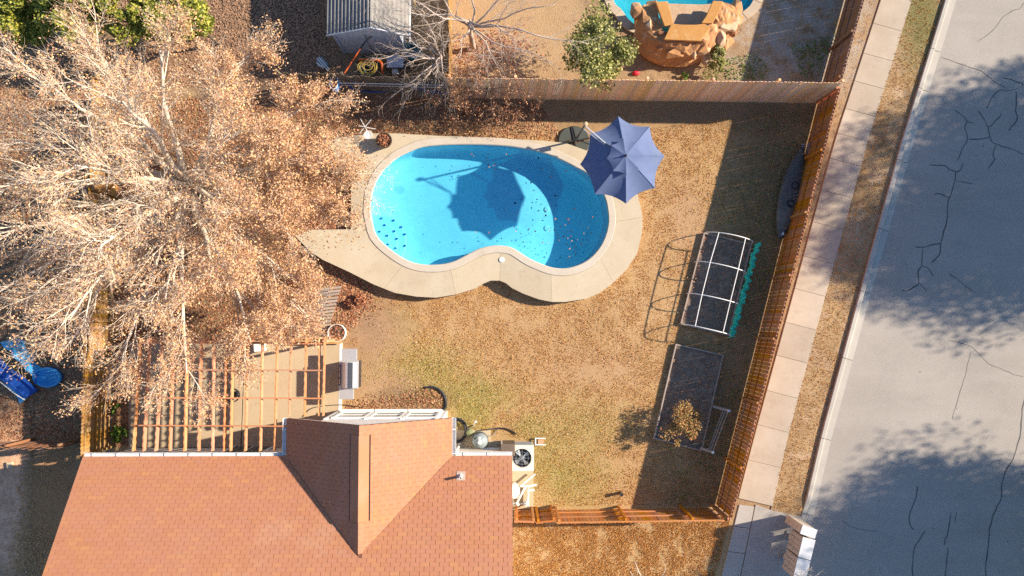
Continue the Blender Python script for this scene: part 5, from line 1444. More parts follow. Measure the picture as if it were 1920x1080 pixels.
# bunched netting along the right side
pts = []
A, B = P(1421, 456, 0.65), P(1372, 632, 0.6)
vs = []; fs = []
NN, KK = 90, 9
for i in range(NN+1):
    c = A.lerp(B, i/NN)+Vector((0.025*math.sin(i*0.37)+0.02*math.sin(i*0.9), 0, -0.04*abs(math.sin(i*0.35))))
    for k in range(KK):
        a = 2*math.pi*k/KK
        r_ = 0.095*(1+0.7*noise.noise(Vector((i*0.55, math.cos(a)*1.5, math.sin(a)*1.5)))+0.25*math.sin(i*0.9+k))
        if i == NN: r_ *= 1.6
        vs.append(c+Vector((math.cos(a)*r_, 0.02*math.sin(i*3+k), math.sin(a)*r_*1.3)))
fs = [(i*KK+k, i*KK+(k+1) % KK, (i+1)*KK+(k+1) % KK, (i+1)*KK+k) for i in range(NN) for k in range(KK)]
MB().add(vs, fs).build('netting', M_('green_netting', (0.03, 0.56, 0.40), (0.06, 0.70, 0.52), 18, rough=0.6, trans=0.3), hoop)
tr_ = thing('trellis', 'white wooden trellis frame leaning at the right side of the lower bed', 'trellis', P(1340, 810, 0))
c1, c2, c3, c4 = P(1337, 762, .5), P(1366, 770, .85), P(1336, 848, .85), P(1313, 840, .5)
MB().beam(c1, c2, 0.09, 0.04).build('rail', MAT['bedwood'], tr_); MB().beam(c4, c3, 0.09, 0.04).build('rail', MAT['bedwood'], tr_)
for f_ in (0.99, 0.80, 0.66):
    MB().beam(c1.lerp(c2, f_), c4.lerp(c3, f_), 0.022 if f_ < .9 else .03, 0.02).build('slat', MAT['bedwood'], tr_)
for q in (c2, c3):
    MB().box(q+Vector((0, 0, 0.03)), (0.09, 0.09, 0.06)).build('post_cap', MAT['white'], tr_)
    MB().box((q.x, q.y, q.z/2), (0.05, 0.05, q.z)).build('post', MAT['bedwood'], tr_)
pv = thing('standpipe', 'short dark pipe stub standing in the lawn near the lower fence', 'pipe', P(1161, 924, 0))
MB().lathe([(0.06, 0), (0.06, 0.24), (0.075, 0.24), (0.075, 0.30), (0.055, 0.30), (0.05, 0.2)], P(1163, 924, 0), 14).build('pipe', M_('rusty_pipe', (0.10, 0.06, 0.04), rough=0.7), pv)
MB().lathe([(0.05, 0.28), (0.05, 0.29), (0.01, 0.29)], P(1163, 924, 0), 14).build('cap', MAT['darkmetal'], pv)
# sit on top kayak leaning at the fence, upside down
ky = thing('kayak', 'dark grey kayak lying along the stained fence', 'kayak', P(1487, 360, 0))
ka, kb = P(1503, 281, 0.3), P(1463, 447, 0.3)
kd = (kb-ka); kl = kd.length; kd.normalize(); ks = Vector((kd.y, -kd.x, 0))
vs = []; NN, KK = 26, 14
for i in range(NN+1):
    t_ = i/NN; w_ = 0.47*(math.sin(math.pi*min(max(t_, 0.02), 0.98)))**0.55
    for k in range(KK):
        a = 2*math.pi*k/KK
        x = w_*math.cos(a); z = (0.20*abs(math.sin(a))**0.8*(1 if math.sin(a) > 0 else -0.5))*(0.35+0.65*math.sin(math.pi*t_)**0.5)
        if abs(math.cos(a)) < 0.3 and math.sin(a) > 0: z += 0.035
        vs.append(ka+kd*kl*t_+ks*x+Vector((0, 0, z)))
fs = [(i*KK+k, i*KK+(k+1) % KK, (i+1)*KK+(k+1) % KK, (i+1)*KK+k) for i in range(NN) for k in range(KK)]+[tuple(range(KK)), tuple(range(NN*KK, NN*KK+KK))[::-1]]
MB().add(vs, fs).build('hull', M_('dark_kayak', (0.08, 0.08, 0.08), (0.11, 0.10, 0.09), 1.2, (0.22, 0.19, 0.15), 0.6, rough=0.5), ky, smooth=True)
for t_ in (0.42, 0.62):
    MB().lathe([(0.14, 0.0), (0.16, 0.02), (0.12, 0.03), (0.11, 0.01)], ka+kd*kl*t_+Vector((0, 0, 0.215)), 16).build('scupper', MAT['black'], ky)
e = kb+kd*-0.12
MB().add([e+ks*-0.07+Vector((0, 0, .15)), e+ks*0.07+Vector((0, 0, .15)), e-kd*0.15+Vector((0, 0, .19))], [(0, 1, 2)]).build('emblem', MAT['white'], ky)
MB().tube([ka+ks*0.1+Vector((0, 0, .12)), ka-kd*0.06+Vector((0, 0, .2)), ka-ks*0.1+Vector((0, 0, .12))], 0.014, 6).build('grab_handle', MAT['black'], ky)
sl2 = thing('step_ladder', 'small grey aluminium ladder at the upper end of the kayak', 'ladder', P(1513, 277, 0))
for a, b in (((1504, 269), (1503, 283)), ((1516, 267), (1513, 296))):
    MB().beam(P(*a, 0.5), P(*b, 0.25), 0.05, 0.025).build('rail', MAT['greymetal'], sl2)
for y in (271, 275):
    MB().tube([P(1503.5, y, 0.48), P(1515.5, y-1, 0.48)], 0.014, 6).build('rung', MAT['silver'], sl2)

# ------------------------------------------------------------------ mailboxes on the drive
MAT['boxtan'] = M_('tan_mailbox', (0.46, 0.40, 0.33), (0.42, 0.36, 0.30), 3, rough=0.5)
MAT['boxtop'] = M_('glossy_mailbox_top', (0.62, 0.62, 0.62), (0.57, 0.57, 0.57), 3, rough=0.22, spec=0.6)  # paler than the cabinet: sky reflection put into the colour
def mailbox(label, f0, f1, dep, z0, z1, doors, ped):
    a, b = P(*f0, z1), P(*f1, z1)      # top front edge
    u_ = (b-a); w_ = u_.length; u_.normalize(); back = Vector((-u_.y, u_.x, 0))
    if back.x < 0: back = -back
    c = (a+b)/2+back*dep/2
    mbx = thing('mailbox_unit', label, 'mailbox', (c.x, c.y, 0), 'cluster mailboxes on the drive')
    ang = math.atan2(u_.y, u_.x); rm = Matrix.Rotation(ang, 3, 'Z')
    MB().box((c.x, c.y, (z0+z1)/2), (w_, dep, z1-z0), rm).build('cabinet', MAT['boxtan'], mbx, bevel=0.012)
    MB().box((c.x, c.y, z1+0.012), (w_+0.02, dep+0.02, 0.022), rm).build('top', MAT['boxtop'], mbx, bevel=0.006)
    cols, rws = doors
    for i in range(cols):
        for j in range(rws):
            q = a+u_*(w_*(i+0.5)/cols)-back*0.006; zz = z0+(z1-z0)*(j+0.5)/rws
            d_ = MB().box((q.x, q.y, zz), (w_/cols-0.02, 0.016, (z1-z0)/rws-0.02), rm).build('door', MAT['boxtan'], mbx)
            MB().box((q.x-back.x*.012, q.y-back.y*.012, zz), (0.03, 0.02, 0.03), rm).build('lock', MAT['darkmetal'], d_)
    if ped:
        MB().box((c.x, c.y, z0/2), (0.20, 0.16, z0), rm).build('pedestal', MAT['boxtan'], mbx)
        MB().box((c.x, c.y, 0.045), (0.36, 0.34, 0.05), rm).build('base_plate', MAT['greymetal'], mbx)
    return mbx
mailbox('narrow parcel locker at the upper end of the mailbox row', (1505, 984.5), (1500, 1000), 0.56, 0.12, 1.50, (1, 2), False)
mailbox('wide mailbox unit in the middle of the row on the drive', (1505.5, 1007), (1496.5, 1043.5), 0.46, 0.52, 1.50, (2, 6), True)
mailbox('wide mailbox unit at the bottom edge of the row on the drive', (1496, 1046), (1487, 1083), 0.46, 0.52, 1.50, (2, 6), True)

# ------------------------------------------------------------------ play slide and sandbox lid in the left yard
sld = thing('play_slide', 'blue plastic toddler slide in the left neighbour yard', 'slide', P(30, 715, 0))
a, b = P(-30, 655, 1.15), P(62, 738, 0.15)
pts = smooth_line([a, P(0, 690, 0.85), P(35, 716, 0.40), b], 5)
d0 = (b-a); d0.z = 0; d0.normalize(); sd = Vector((-d0.y, d0.x, 0))
prof = [(-0.27, 0.16), (-0.22, 0.16), (-0.20, 0.02), (0.20, 0.02), (0.22, 0.16), (0.27, 0.16), (0.25, -0.03), (-0.25, -0.03)]
m = len(prof); vs = [p+sd*x+Vector((0, 0, z)) for p in pts for x, z in prof]
fs = [(i*m+k, i*m+(k+1) % m, (i+1)*m+(k+1) % m, (i+1)*m+k) for i in range(len(pts)-1) for k in range(m)]+[tuple(range(m)), tuple(range((len(pts)-1)*m, len(pts)*m))[::-1]]
MB().add(vs, fs).build('chute', MAT['blue'], sld)
for s_ in (-1, 1):
    q = P(16, 722, 0.0) if s_ < 0 else P(24, 690, 0.0)
    vs = []
    for k in range(11):
        f_ = k/10; w = a.lerp(b, f_)+sd*s_*0.42
        zt = (1.0-0.85*f_)*(0.8+0.12*math.sin(k*2.4)); vs += [(w.x, w.y, 0.0), (w.x, w.y, max(0.12, zt)), (w.x+sd.x*s_*.07, w.y+sd.y*s_*.07, max(0.12, zt)), (w.x+sd.x*s_*(.26+.08*math.sin(k*2.1)), w.y+sd.y*s_*(.26+.08*math.sin(k*2.1)), 0.0)]
    fs = [(4*k+j, 4*k+(j+1) % 4, 4*k+4+(j+1) % 4, 4*k+4+j) for k in range(10) for j in range(4)]+[(0, 1, 2, 3), (43, 42, 41, 40)]
    MB().add(vs, fs).build('side_support', MAT['skyblue'], sld)
MB().tube([P(6, 702, .85)-sd*0.3, P(40, 730, .45)-sd*0.3, P(58, 742, .2)-sd*0.28], 0.02, 6).build('rim', MAT['white'], sld)
sb = thing('sandbox', 'sky blue turtle shaped sandbox lid beside the play slide', 'sandbox', P(94, 707, 0))
c_ = P(94, 707, 0)
MB().lathe([(0.44, 0), (0.55, 0.05), (0.55, 0.16), (0.50, 0.20)], c_, 28, Matrix.Rotation(-0.05, 3, 'Z'), 1.0, 0.72).build('tray', MAT['blue'], sb)
MB().lathe([(0.56, 0.165), (0.54, 0.22), (0.45, 0.27), (0.42, 0.22), (0.35, 0.29), (0.32, 0.24), (0.26, 0.32), (0.23, 0.27), (0.16, 0.36), (0.13, 0.31), (0.07, 0.38), (0.01, 0.38)], c_, 28, Matrix.Rotation(-0.05, 3, 'Z'), 1.0, 0.70).build('lid', MAT['skyblue'], sb)
for k in range(6):
    MB().lathe([(0.05, 0), (0.04, 0.05), (0.01, 0.06)], c_+Vector((-0.40+0.02*k, -0.2+0.08*k, 0.22)), 8).build('knob', MAT['blue'], sb)
# odd blocks by the lower left fence
for i, (x, y, w_) in enumerate(((78, 838, 0.32), (92, 834, 0.16))):
    tag(MB().box(P(x, y, 1.0) if False else P(x, y, 0.12), (w_, 0.22, 0.22)).build('concrete_block', MAT['walk'], None, bevel=0.01), ('larger' if i == 0 else 'smaller')+' pale block beside the rough plank fence', 'block')
tag(MB().box(P(19, 872, 0.05), (0.22, 0.24, 0.1), Matrix.Rotation(0.1, 3, 'Z')).build('stepping_block', M_('sandy_block', (0.55, 0.45, 0.30), rough=0.9), None, bevel=0.01), 'pale square block lying on the dirt left of the house', 'block')
# red scrap beside the cedar fence
tag(MB().lathe([(0.02, 0), (0.14, 0.03), (0.11, 0.10), (0.02, 0.13)], P(1192, 138, 0), 12, None, 1.2, 0.7).build('red_ball', MAT['red'], None, smooth=True), 'small red toy behind the cedar fence', 'toy')
# ------------------------------------------------------------------ trees
def perp(d):
    r = Vector((random.gauss(0, 1), random.gauss(0, 1), random.gauss(0, 1)))
    r -= d*r.dot(d)
    return r.normalized()
def curve(a, b, n, wob):
    """wobbly limb from a to b"""
    L = (b-a).length; pts = [a]
    off = Vector((random.uniform(0, 99), random.uniform(0, 99), random.uniform(0, 99)))
    for i in range(1, n):
        f_ = i/n; p = a.lerp(b, f_)
        p = p+Vector((noise.noise(off+Vector((f_*2.2, 0, 0))), noise.noise(off+Vector((0, f_*2.2, 5))), noise.noise(off+Vector((7, 0, f_*2.2)))+0.35))*wob*L*math.sin(math.pi*f_)
        pts.append(p)
    pts.append(b)
    return pts
def shoot(p, d, L, n, up, wob):
    pts = [p]; d = d.normalized()
    for i in range(n):
        d = (d+perp(d)*wob*random.random()+Vector((0, 0, up))).normalized()
        p = p+d*(L/n); pts.append(p)
    return pts
class Tree:
    def __init__(s): s.br = []; s.tips = []
    def branch(s, pts, r0, r1, lvl):
        s.br.append((pts, [r0+(r1-r0)*i/(len(pts)-1) for i in range(len(pts))], lvl))
    def ramify(s, pts, r, lvl, spec, up=0.03):
        """spec: list of (count, length lo, hi, spread, radius share)"""
        if lvl >= len(spec): return
        cnt, lo, hi, spread, rs = spec[lvl]
        k = max(1, int(cnt*random.uniform(0.75, 1.25)))
        for j in range(k):
            t_ = 0.22+0.78*((j+random.random())/k)
            x = t_*(len(pts)-1); i = min(int(x), len(pts)-2)
            p = pts[i].lerp(pts[i+1], x-i); d = (pts[i+1]-pts[i]).normalized()
            dd = (d*(1-spread)+perp(d)*spread)
            L = random.uniform(lo, hi)*(1.15-0.45*t_)
            q = shoot(p, dd, L, 4 if lvl < 2 else 3, up, 0.30)
            rr = max(0.004, r*rs*(1.1-0.5*t_))
            s.branch(q, rr, rr*0.35, lvl+2)
            if lvl >= len(spec)-2: s.tips.append(q)
            s.ramify(q, rr, lvl+1, spec, up)
    def wood(s, name, mat, parent, minlvl=0, maxlvl=9, sides=None):
        mb = MB()
        for pts, rs, lvl in s.br:
            if minlvl <= lvl <= maxlvl: mb.tube(pts, rs, {0: 10, 1: 7, 2: 5}.get(lvl, 3), cap=lvl < 2)
        return mb.build(name, mat, parent, smooth=True)
    def leafpts(s, per, spread, tail=0.25):
        C = []
        for q in s.tips:
            k = np.random.default_rng(len(C)).integers(max(1, int(per*0.4)), int(per*1.6)+1)
            for _ in range(k):
                f_ = tail+(1-tail)*random.random(); x = f_*(len(q)-1); i = min(int(x), len(q)-2)
                p = q[i].lerp(q[i+1], x-i)
                C.append((p.x+random.gauss(0, spread), p.y+random.gauss(0, spread), p.z+random.gauss(0, spread*0.8)))
        return np.array(C)

# the big tree with tan leaves
random.seed(21)
big = thing('shade_tree', 'large tree with tan dead leaves and pale branches filling the left side', 'tree', P(412, 373, 0))
T_ = Tree()
hub = P(348, 343, 3.1)
T_.branch(curve(P(412, 373, -0.1), hub, 6, 0.03), 0.26, 0.19, 0)
ends = [(20, 262, 7.0), (5, 345, 6.8), (-10, 440, 7.0), (50, 560, 6.2), (120, 655, 4.8), (225, 690, 4.5), (350, 700, 4.6), (470, 640, 4.2), (530, 510, 4.0), (620, 380, 3.8), (605, 300, 4.0), (560, 205, 4.3), (440, 115, 4.8),
        (300, 95, 6.0), (180, 88, 6.6), (85, 150, 7.6), (230, 190, 8.4), (140, 310, 8.8), (190, 460, 8.4), (310, 560, 7.2), (450, 400, 6.2), (430, 250, 6.6), (650, 330, 3.3), (575, 590, 3.4), (520, 300, 5.0), (540, 430, 4.6), (400, 500, 6.0), (-40, 570, 6.2), (130, 600, 7.0)]
spec = [(10, 1.2, 2.6, 0.32, 0.55), (8, 0.6, 1.3, 0.38, 0.55), (8, 0.25, 0.65, 0.48, 0.55)]
for ex, ey, ezz in ends:
    e = P(ex, ey, ezz)
    st_ = hub.lerp(P(412, 373, 0), random.uniform(0, 0.22))
    pts = curve(st_, e, 8, 0.07)
    r0 = random.uniform(0.10, 0.165)
    T_.branch(pts, r0, 0.022, 1)
    T_.ramify(pts, r0*0.5, 0, spec, 0.05)
T_.wood('trunk', MAT['palebark'], big, 0, 1)
T_.wood('branches', MAT['palebark'], big, 2, 3)['kind'] = 'stuff'
T_.wood('twigs', MAT['palebark'], big, 4, 9)['kind'] = 'stuff'
C = T_.leafpts(28, 0.075)
# leaves hang below the shoots; they are thin round the fork of the limbs and on the upper far side
C[:, 2] -= np.abs(RNG.normal(0, 0.16, len(C)))
dh = np.linalg.norm(C-np.array(hub), axis=1)
dens = np.interp(dh, (0, 2.0, 3.6, 5.6), (0.03, 0.10, 0.42, 1.0))*np.interp(C[:, 0], (P(60, 400, 6).x, P(260, 400, 6).x, P(430, 400, 5).x, P(560, 400, 4).x), (0.30, 0.36, 0.75, 1.0))
dens *= np.interp(C[:, 2], (2.0, 5.0, 7.0, 9.0), (1.0, 0.95, 0.6, 0.4))
Cc = (C-np.array([0, 0, CAM_H])) @ np.array(CAM_R)      # thin, low hanging shoots over the deck
IX = 960+FPX*Cc[:, 0]/-Cc[:, 2]; IY = 540-FPX*Cc[:, 1]/-Cc[:, 2]
dens *= np.interp(IX, (575, 660, 690, 712), (1.0, 0.5, 0.25, 0.02))
dens[inside([(552, 442), (640, 424), (740, 430), (780, 540), (700, 550), (640, 520), (585, 488)], IX, IY)] *= 0.06
dens[inside([(398, -30), (640, -30), (640, 125), (560, 132), (480, 75), (398, 105)], IX, IY)] *= 0.22
C = C[RNG.uniform(0, 1, len(C)) < dens]
V, F = leaf_quads(C, 0.066, 0.12, 0.62)
obj('crown', np_mesh('crown', V, F), MAT['tanleaf'], big)

def bare_tree(label, base, hubp, ends, spec, mat, r0=0.06, up=0.02, wob=0.12, rr=0.04, name='bare_tree', leafmat=None, per=0):
    o = thing(name, label, 'tree', P(base[0], base[1], 0))
    T = Tree(); h = P(*hubp)
    T.branch(curve(P(base[0], base[1], -0.05), h, 5, 0.04), r0, r0*0.75, 0)
    for e in ends:
        pts = curve(h.lerp(P(base[0], base[1], 0), random.uniform(0, 0.25)), P(*e), 7, wob)
        T.branch(pts, rr, 0.010, 1)
        T.ramify(pts, rr*0.6, 0, spec, up)
    T.wood('trunk', mat, o, 0, 1); T.wood('branches', mat, o, 2, 9)['kind'] = 'stuff'
    if leafmat:
        C = T.leafpts(per, 0.05); V, F = leaf_quads(C, 0.07, 0.1); obj('leaves', np_mesh('leaves', V, F), leafmat, o)
    return o
random.seed(5)
bare_tree('twiggy red brown bush with clinging dead leaves behind the cedar fence', (945, 128), (945, 105, 0.7), [(900, 70, 1.6), (935, 55, 1.8), (975, 62, 1.7), (1010, 85, 1.5), (1030, 115, 1.2), (990, 130, 1.1), (900, 118, 1.2), (870, 100, 1.4), (955, 90, 1.9)],
          [(7, 0.35, 0.8, 0.5, 0.5), (5, 0.2, 0.45, 0.55, 0.5)], MAT['greybark'], 0.03, 0.03, 0.15, 0.014, 'bare_bush', MAT['redlitter'], 3)['category'] = 'bush'
bare_tree('leafless tree with spreading limbs in the yard behind the cedar fence', (888, 92), (880, 40, 2.3), [(1105, 82, 3.2), (1040, 8, 4.0), (980, -30, 4.0), (900, -60, 4.5), (960, 66, 3.0), (810, -20, 4.0), (740, 20, 3.6), (860, 110, 3.0), (930, 120, 2.6), (1050, 130, 2.2), (720, -10, 3.8)],
          [(8, 0.8, 1.6, 0.45, 0.5), (5, 0.4, 0.9, 0.5, 0.5), (3, 0.2, 0.5, 0.5, 0.6)], MAT['greybark'], 0.11, 0.02)
bare_tree('leafless tangled tree drooping over the old fence beside the shed', (842, 146), (826, 104, 2.0), [(722, 192, 1.3), (748, 208, 0.9), (800, 195, 1.2), (772, 168, 1.6), (735, 62, 2.6), (715, 30, 3.0), (790, 15, 3.2), (860, 58, 2.8), (850, 190, 1.2), (690, 110, 2.4), (800, 60, 3.0), (832, 30, 3.0), (760, 120, 2.3), (812, 140, 2.4), (720, 85, 2.2), (835, 200, 1.0)],
          [(7, 0.5, 1.2, 0.45, 0.55), (5, 0.25, 0.6, 0.5, 0.5)], MAT['greybark'], 0.07, -0.02, 0.18, 0.028)
vine = bare_tree('brown dead vine sprawling over the pale end of the cedar fence', (905, 196), (915, 165, 1.3), [(850, 150, 2.3), (880, 230, 0.5), (930, 235, 0.4), (985, 205, 0.9), (1000, 175, 1.7), (960, 150, 2.4), (900, 140, 2.5), (850, 205, 0.8), (820, 185, 1.3), (945, 210, 0.8), (985, 225, 0.4), (870, 180, 1.6)],
                 [(8, 0.4, 0.9, 0.5, 0.5), (6, 0.2, 0.5, 0.55, 0.5), (3, 0.1, 0.25, 0.5, 0.6)], M_('vine_bark', (0.22, 0.15, 0.11), (0.16, 0.11, 0.085), 4, rough=0.9), 0.03, 0.0, 0.2, 0.014, 'dead_vine', MAT['litter'], 2)
vine['category'] = 'vine'
bare_tree('pale leafless saplings reaching into the bottom edge of the front lawn', (1225, 1165), (1215, 1120, 2.2), [(1190, 1052, 3.6), (1182, 1072, 3.0), (1248, 1064, 3.4), (1225, 1090, 3.5), (1270, 1110, 3.0)], [(4, 0.3, 0.6, 0.4, 0.5), (3, 0.1, 0.3, 0.5, 0.5)], MAT['palebark'], 0.05, 0.05, 0.1, 0.02)
bare_tree('pale leafless shrub poking up beside the lowest mailbox', (1470, 1112), (1480, 1100, 0.9), [(1505, 1072, 1.9), (1522, 1064, 2.1), (1518, 1080, 1.9), (1495, 1082, 1.7), (1535, 1076, 1.9)], [(7, 0.2, 0.4, 0.5, 0.6), (4, 0.08, 0.2, 0.5, 0.6)], MAT['palebark'], 0.03, 0.05, 0.1, 0.014)

def leafy(name, label, cat, base, c, rad, n, size, mat, bark, clumps=26, trunk_r=0.06, group=None, shell=0.55):
    """crown of leaf clumps on limbs through an uneven ellipsoid"""
    o = thing(name, label, cat, base, group)
    c = Vector(c); base = Vector(base)
    T = Tree()
    T.branch(curve(base, base.lerp(c, 0.6), 4, 0.05), trunk_r, trunk_r*0.7, 0)
    cl = []
    for k in range(clumps):
        while True:
            v = Vector((random.gauss(0, 1), random.gauss(0, 1), random.gauss(0.25, 0.9))).normalized()
            if v.z > -0.55: break
        r_ = random.uniform(shell, 1.0)*(0.85+0.3*noise.noise(v*1.7+c))
        p = c+Vector((v.x*rad[0], v.y*rad[1], v.z*rad[2]))*r_
        cl.append(p)
        T.branch(curve(base.lerp(c, 0.55), p, 4, 0.1), trunk_r*0.4, 0.006, 1)
    T.wood('trunk', bark, o, 0, 9)
    idx = RNG.integers(0, len(cl), n)
    cr = np.array([max(rad)*random.uniform(0.14, 0.38) for _ in cl])
    D = RNG.normal(size=(n, 3)); D /= np.linalg.norm(D, axis=1)[:, None]
    D *= (RNG.uniform(0, 1, n)**0.45)[:, None]
    C = np.array(cl)[idx]+D*cr[idx][:, None]*np.array([1, 1, 0.75])
    C = C[C[:, 2] > base.z+0.03]
    V, F = leaf_quads(C, size, 0.25, 0.6)
    obj('crown', np_mesh(name+'_crown', V, F), mat, o)
    return o
random.seed(11)
leafy('evergreen_tree', 'olive green broadleaf tree leaning over the cedar fence left of the waterfall', 'tree', P(1092, 152, 0), P(1126, 92, 2.0), (1.3, 1.55, 1.0), 8000, 0.115, MAT['olive'], MAT['brownbark'], 34, 0.06)
leafy('shrub', 'small pale green shrub at the foot of the rock waterfall', 'shrub', P(1343, 122, 0), P(1345, 112, 0.5), (0.33, 0.62, 0.35), 1500, 0.10, MAT['olive'], MAT['brownbark'], 12, 0.02)
leafy('shrub', 'tiny yellow green weed clump behind the cedar fence', 'shrub', P(1285, 145, 0), P(1285, 143, 0.12), (0.22, 0.16, 0.12), 260, 0.08, MAT['green'], MAT['brownbark'], 6, 0.01)
for i, (x, y, z, r, lab, m) in enumerate(((45, 8, 2.8, 1.4, 'yellow green evergreen in the top left corner', 'evergreen'), (60, 48, 2.2, 0.9, 'small yellow green evergreen below the corner one', 'evergreen'), (140, 14, 2.8, 1.35, 'evergreen second from the left along the top edge', 'evergreen'), (225, 18, 2.6, 1.35, 'evergreen in the middle of the row along the top edge', 'evergreen'),
                                    (305, 22, 2.5, 1.3, 'evergreen second from the right along the top edge', 'evergreen'), (362, 38, 2.2, 0.95, 'rightmost evergreen along the top edge beside the dark yard', 'evergreen'))):
    q = P(x, y, z); leafy('evergreen_tree', lab, 'tree', Vector((q.x*1.0, q.y, 0)), q, (r, r, r*0.85), int(6500*r), 0.13, MAT[m], MAT['brownbark'], 24, 0.07, 'evergreens along the top edge')
leafy('shrub', 'golden leaved shrub spilling over the lower raised bed', 'shrub', P(1272, 795, 0.15), P(1278, 793, 0.75), (0.85, 0.95, 0.55), 2300, 0.085, MAT['autumn'], MAT['brownbark'], 26, 0.03)
leafy('shrub', 'green leafy plant at the foot of the golden fence by the pergola', 'shrub', P(218, 812, 0), P(218, 812, 0.3), (0.35, 0.42, 0.25), 700, 0.11, MAT['green'], MAT['brownbark'], 10, 0.02)
leafy('shrub', 'small green plant under the leaves beside the golden fence', 'shrub', P(213, 766, 0), P(213, 766, 0.25), (0.3, 0.2, 0.2), 300, 0.10, MAT['green'], MAT['brownbark'], 6, 0.02)
leafy('shrub', 'dark red brown grass clump at the left foot of the pool deck', 'shrub', P(668, 562, 0), P(668, 562, 0.2), (0.42, 0.36, 0.25), 900, 0.13, MAT['redlitter'], MAT['brownbark'], 12, 0.02)
# street trees across the road, beyond the right edge of the picture: they shade the road
for i, (x, y, cz_, rad, n_, lab) in enumerate(((2420, 265, 6.7, (6.2, 6.0, 2.9), 66000, 'broad street tree across the road, upper one, outside the frame'),
                                               (2350, 905, 6.8, (6.0, 4.3, 3.2), 52000, 'broad street tree across the road, lower one, outside the frame'), (2130, 1040, 5.6, (4.6, 4.0, 2.8), 36000, 'street tree nearest the mailboxes across the road, outside the frame'))):
    q = P(x, y, 0); leafy('street_tree', lab, 'tree', q, Vector((q.x, q.y, cz_)), rad, n_, 0.17, MAT['oak'], MAT['brownbark'], 75, 0.26, 'street trees across the road', 0.3)

# ------------------------------------------------------------------ fallen leaves and grass
def W(poly): return [Vector((p.x, p.y, 0)) for p in PL(poly, 0)]
def litter(name, label, poly, n, size, mat, z=0.008, excl=(), flat=0.75, clump=0.0, jit=0.0):
    X, Y = scatter(poly, n, excl)
    if clump:
        k = np.array([noise.noise(Vector((x*clump, y*clump, 3))) for x, y in zip(X, Y)])
        keep = RNG.uniform(-0.45, 0.35, len(X)) < k
        X, Y = X[keep], Y[keep]
    X = X+RNG.normal(0, jit, len(X)); Y = Y+RNG.normal(0, jit, len(Y))
    C = np.stack([X, Y, z+RNG.uniform(0, 0.03, len(X))], 1)
    V, F = leaf_quads(C, size, flat, 0.6)
    tag(obj(name, np_mesh(name, V, F), mat), label, 'leaves', kind='stuff')
DKX = [Vector((p.x, p.y, 0)) for p in DKF]
PATX = W([(243, 640), (642, 640), (638, 838), (243, 838)])
BEDS = [W(bed1), W(bed2)]
litter('leaf_litter', 'brown fallen leaves under the big tan tree', W([(210, 838), (224, 190), (545, 175), (660, 240), (700, 560), (640, 640), (640, 838)]), 46000, 0.085, MAT['litter'], 0.01, [DKX, PATX], 0.75, 0.0, 0.0)
litter('sunken_bed_leaves', 'reddish leaves filling the notch of the deck', W([(500, 316), (657, 316), (657, 430), (500, 430)]), 2600, 0.09, MAT['redlitter'], 0.02)
litter('deck_leaves', 'leaves dropped on the left part of the pool deck', W([(545, 250), (700, 250), (700, 320), (715, 470), (600, 470), (556, 440), (660, 432), (660, 315), (556, 312)]), 420, 0.085, MAT['tanleaf'], DECK_Z+0.004)
litter('patio_leaves', 'leaves dropped on the upper left of the patio', W([(243, 640), (520, 640), (480, 700), (243, 730)]), 900, 0.08, MAT['litter'], 0.075, (), 0.75, 0.5)
litter('back_litter', 'leaves in the shade along the back fence', W([(545, 172), (850, 180), (1010, 190), (1060, 262), (900, 258), (650, 255)]), 7000, 0.075, MAT['litter'], 0.01, [DKX])
litter('west_litter', 'leaves over the left neighbour yard', W([(-40, 30), (222, 100), (204, 838), (-40, 822)]), 26000, 0.085, MAT['litter'], 0.0)
litter('shed_yard_litter', 'dark leaf carpet in the shade left of the shed', W([(230, -40), (640, -40), (640, 130), (545, 160), (230, 165)]), 24000, 0.08, M_('dark_litter', (0.46, 0.27, 0.16), (0.28, 0.165, 0.10), 5, rough=0.9, rnd=0.3), 0.0)
litter('red_litter', 'red brown leaves piled in the neighbour yard behind the cedar fence', W([(850, 85), (930, 70), (1050, 100), (1060, 145), (850, 142)]), 11000, 0.085, MAT['redlitter'], 0.0, (), 0.7, 0.35, 0.3)
litter('window_bed_leaves', 'leaves in the bed below the wing windows', W([(652, 752), (760, 738), (798, 729), (826, 737), (832, 768), (652, 769)]), 2400, 0.075, MAT['litter'], 0.012, (), 0.75, 0.6, 0.10)
litter('side_yard_litter', 'dark leaves in the side yard left of the house', W([(42, 850), (150, 850), (90, 1090), (20, 1090)]), 4200, 0.08, M_('side_litter', (0.62, 0.32, 0.15), (0.44, 0.27, 0.10), 5, rough=0.9, rnd=0.3), 0.0, (), 0.75, 0.5, 0.15)
litter('lawn_leaves', 'stray pale leaves scattered over the tan lawn', W([(690, 590), (900, 570), (1200, 540), (1210, 240), (1380, 240), (1320, 430), (1200, 945), (1000, 945), (860, 780), (700, 740)]), 1700, 0.06, MAT['tanleaf'], 0.035, [DKX])
litter('shrub_litter', 'reddish leaves gathered at the left foot of the pool deck', W([(632, 540), (700, 545), (720, 575), (690, 600), (640, 615)]), 1500, 0.08, MAT['redlitter'], 0.015, [DKX], 0.75, 0.5, 0.22)

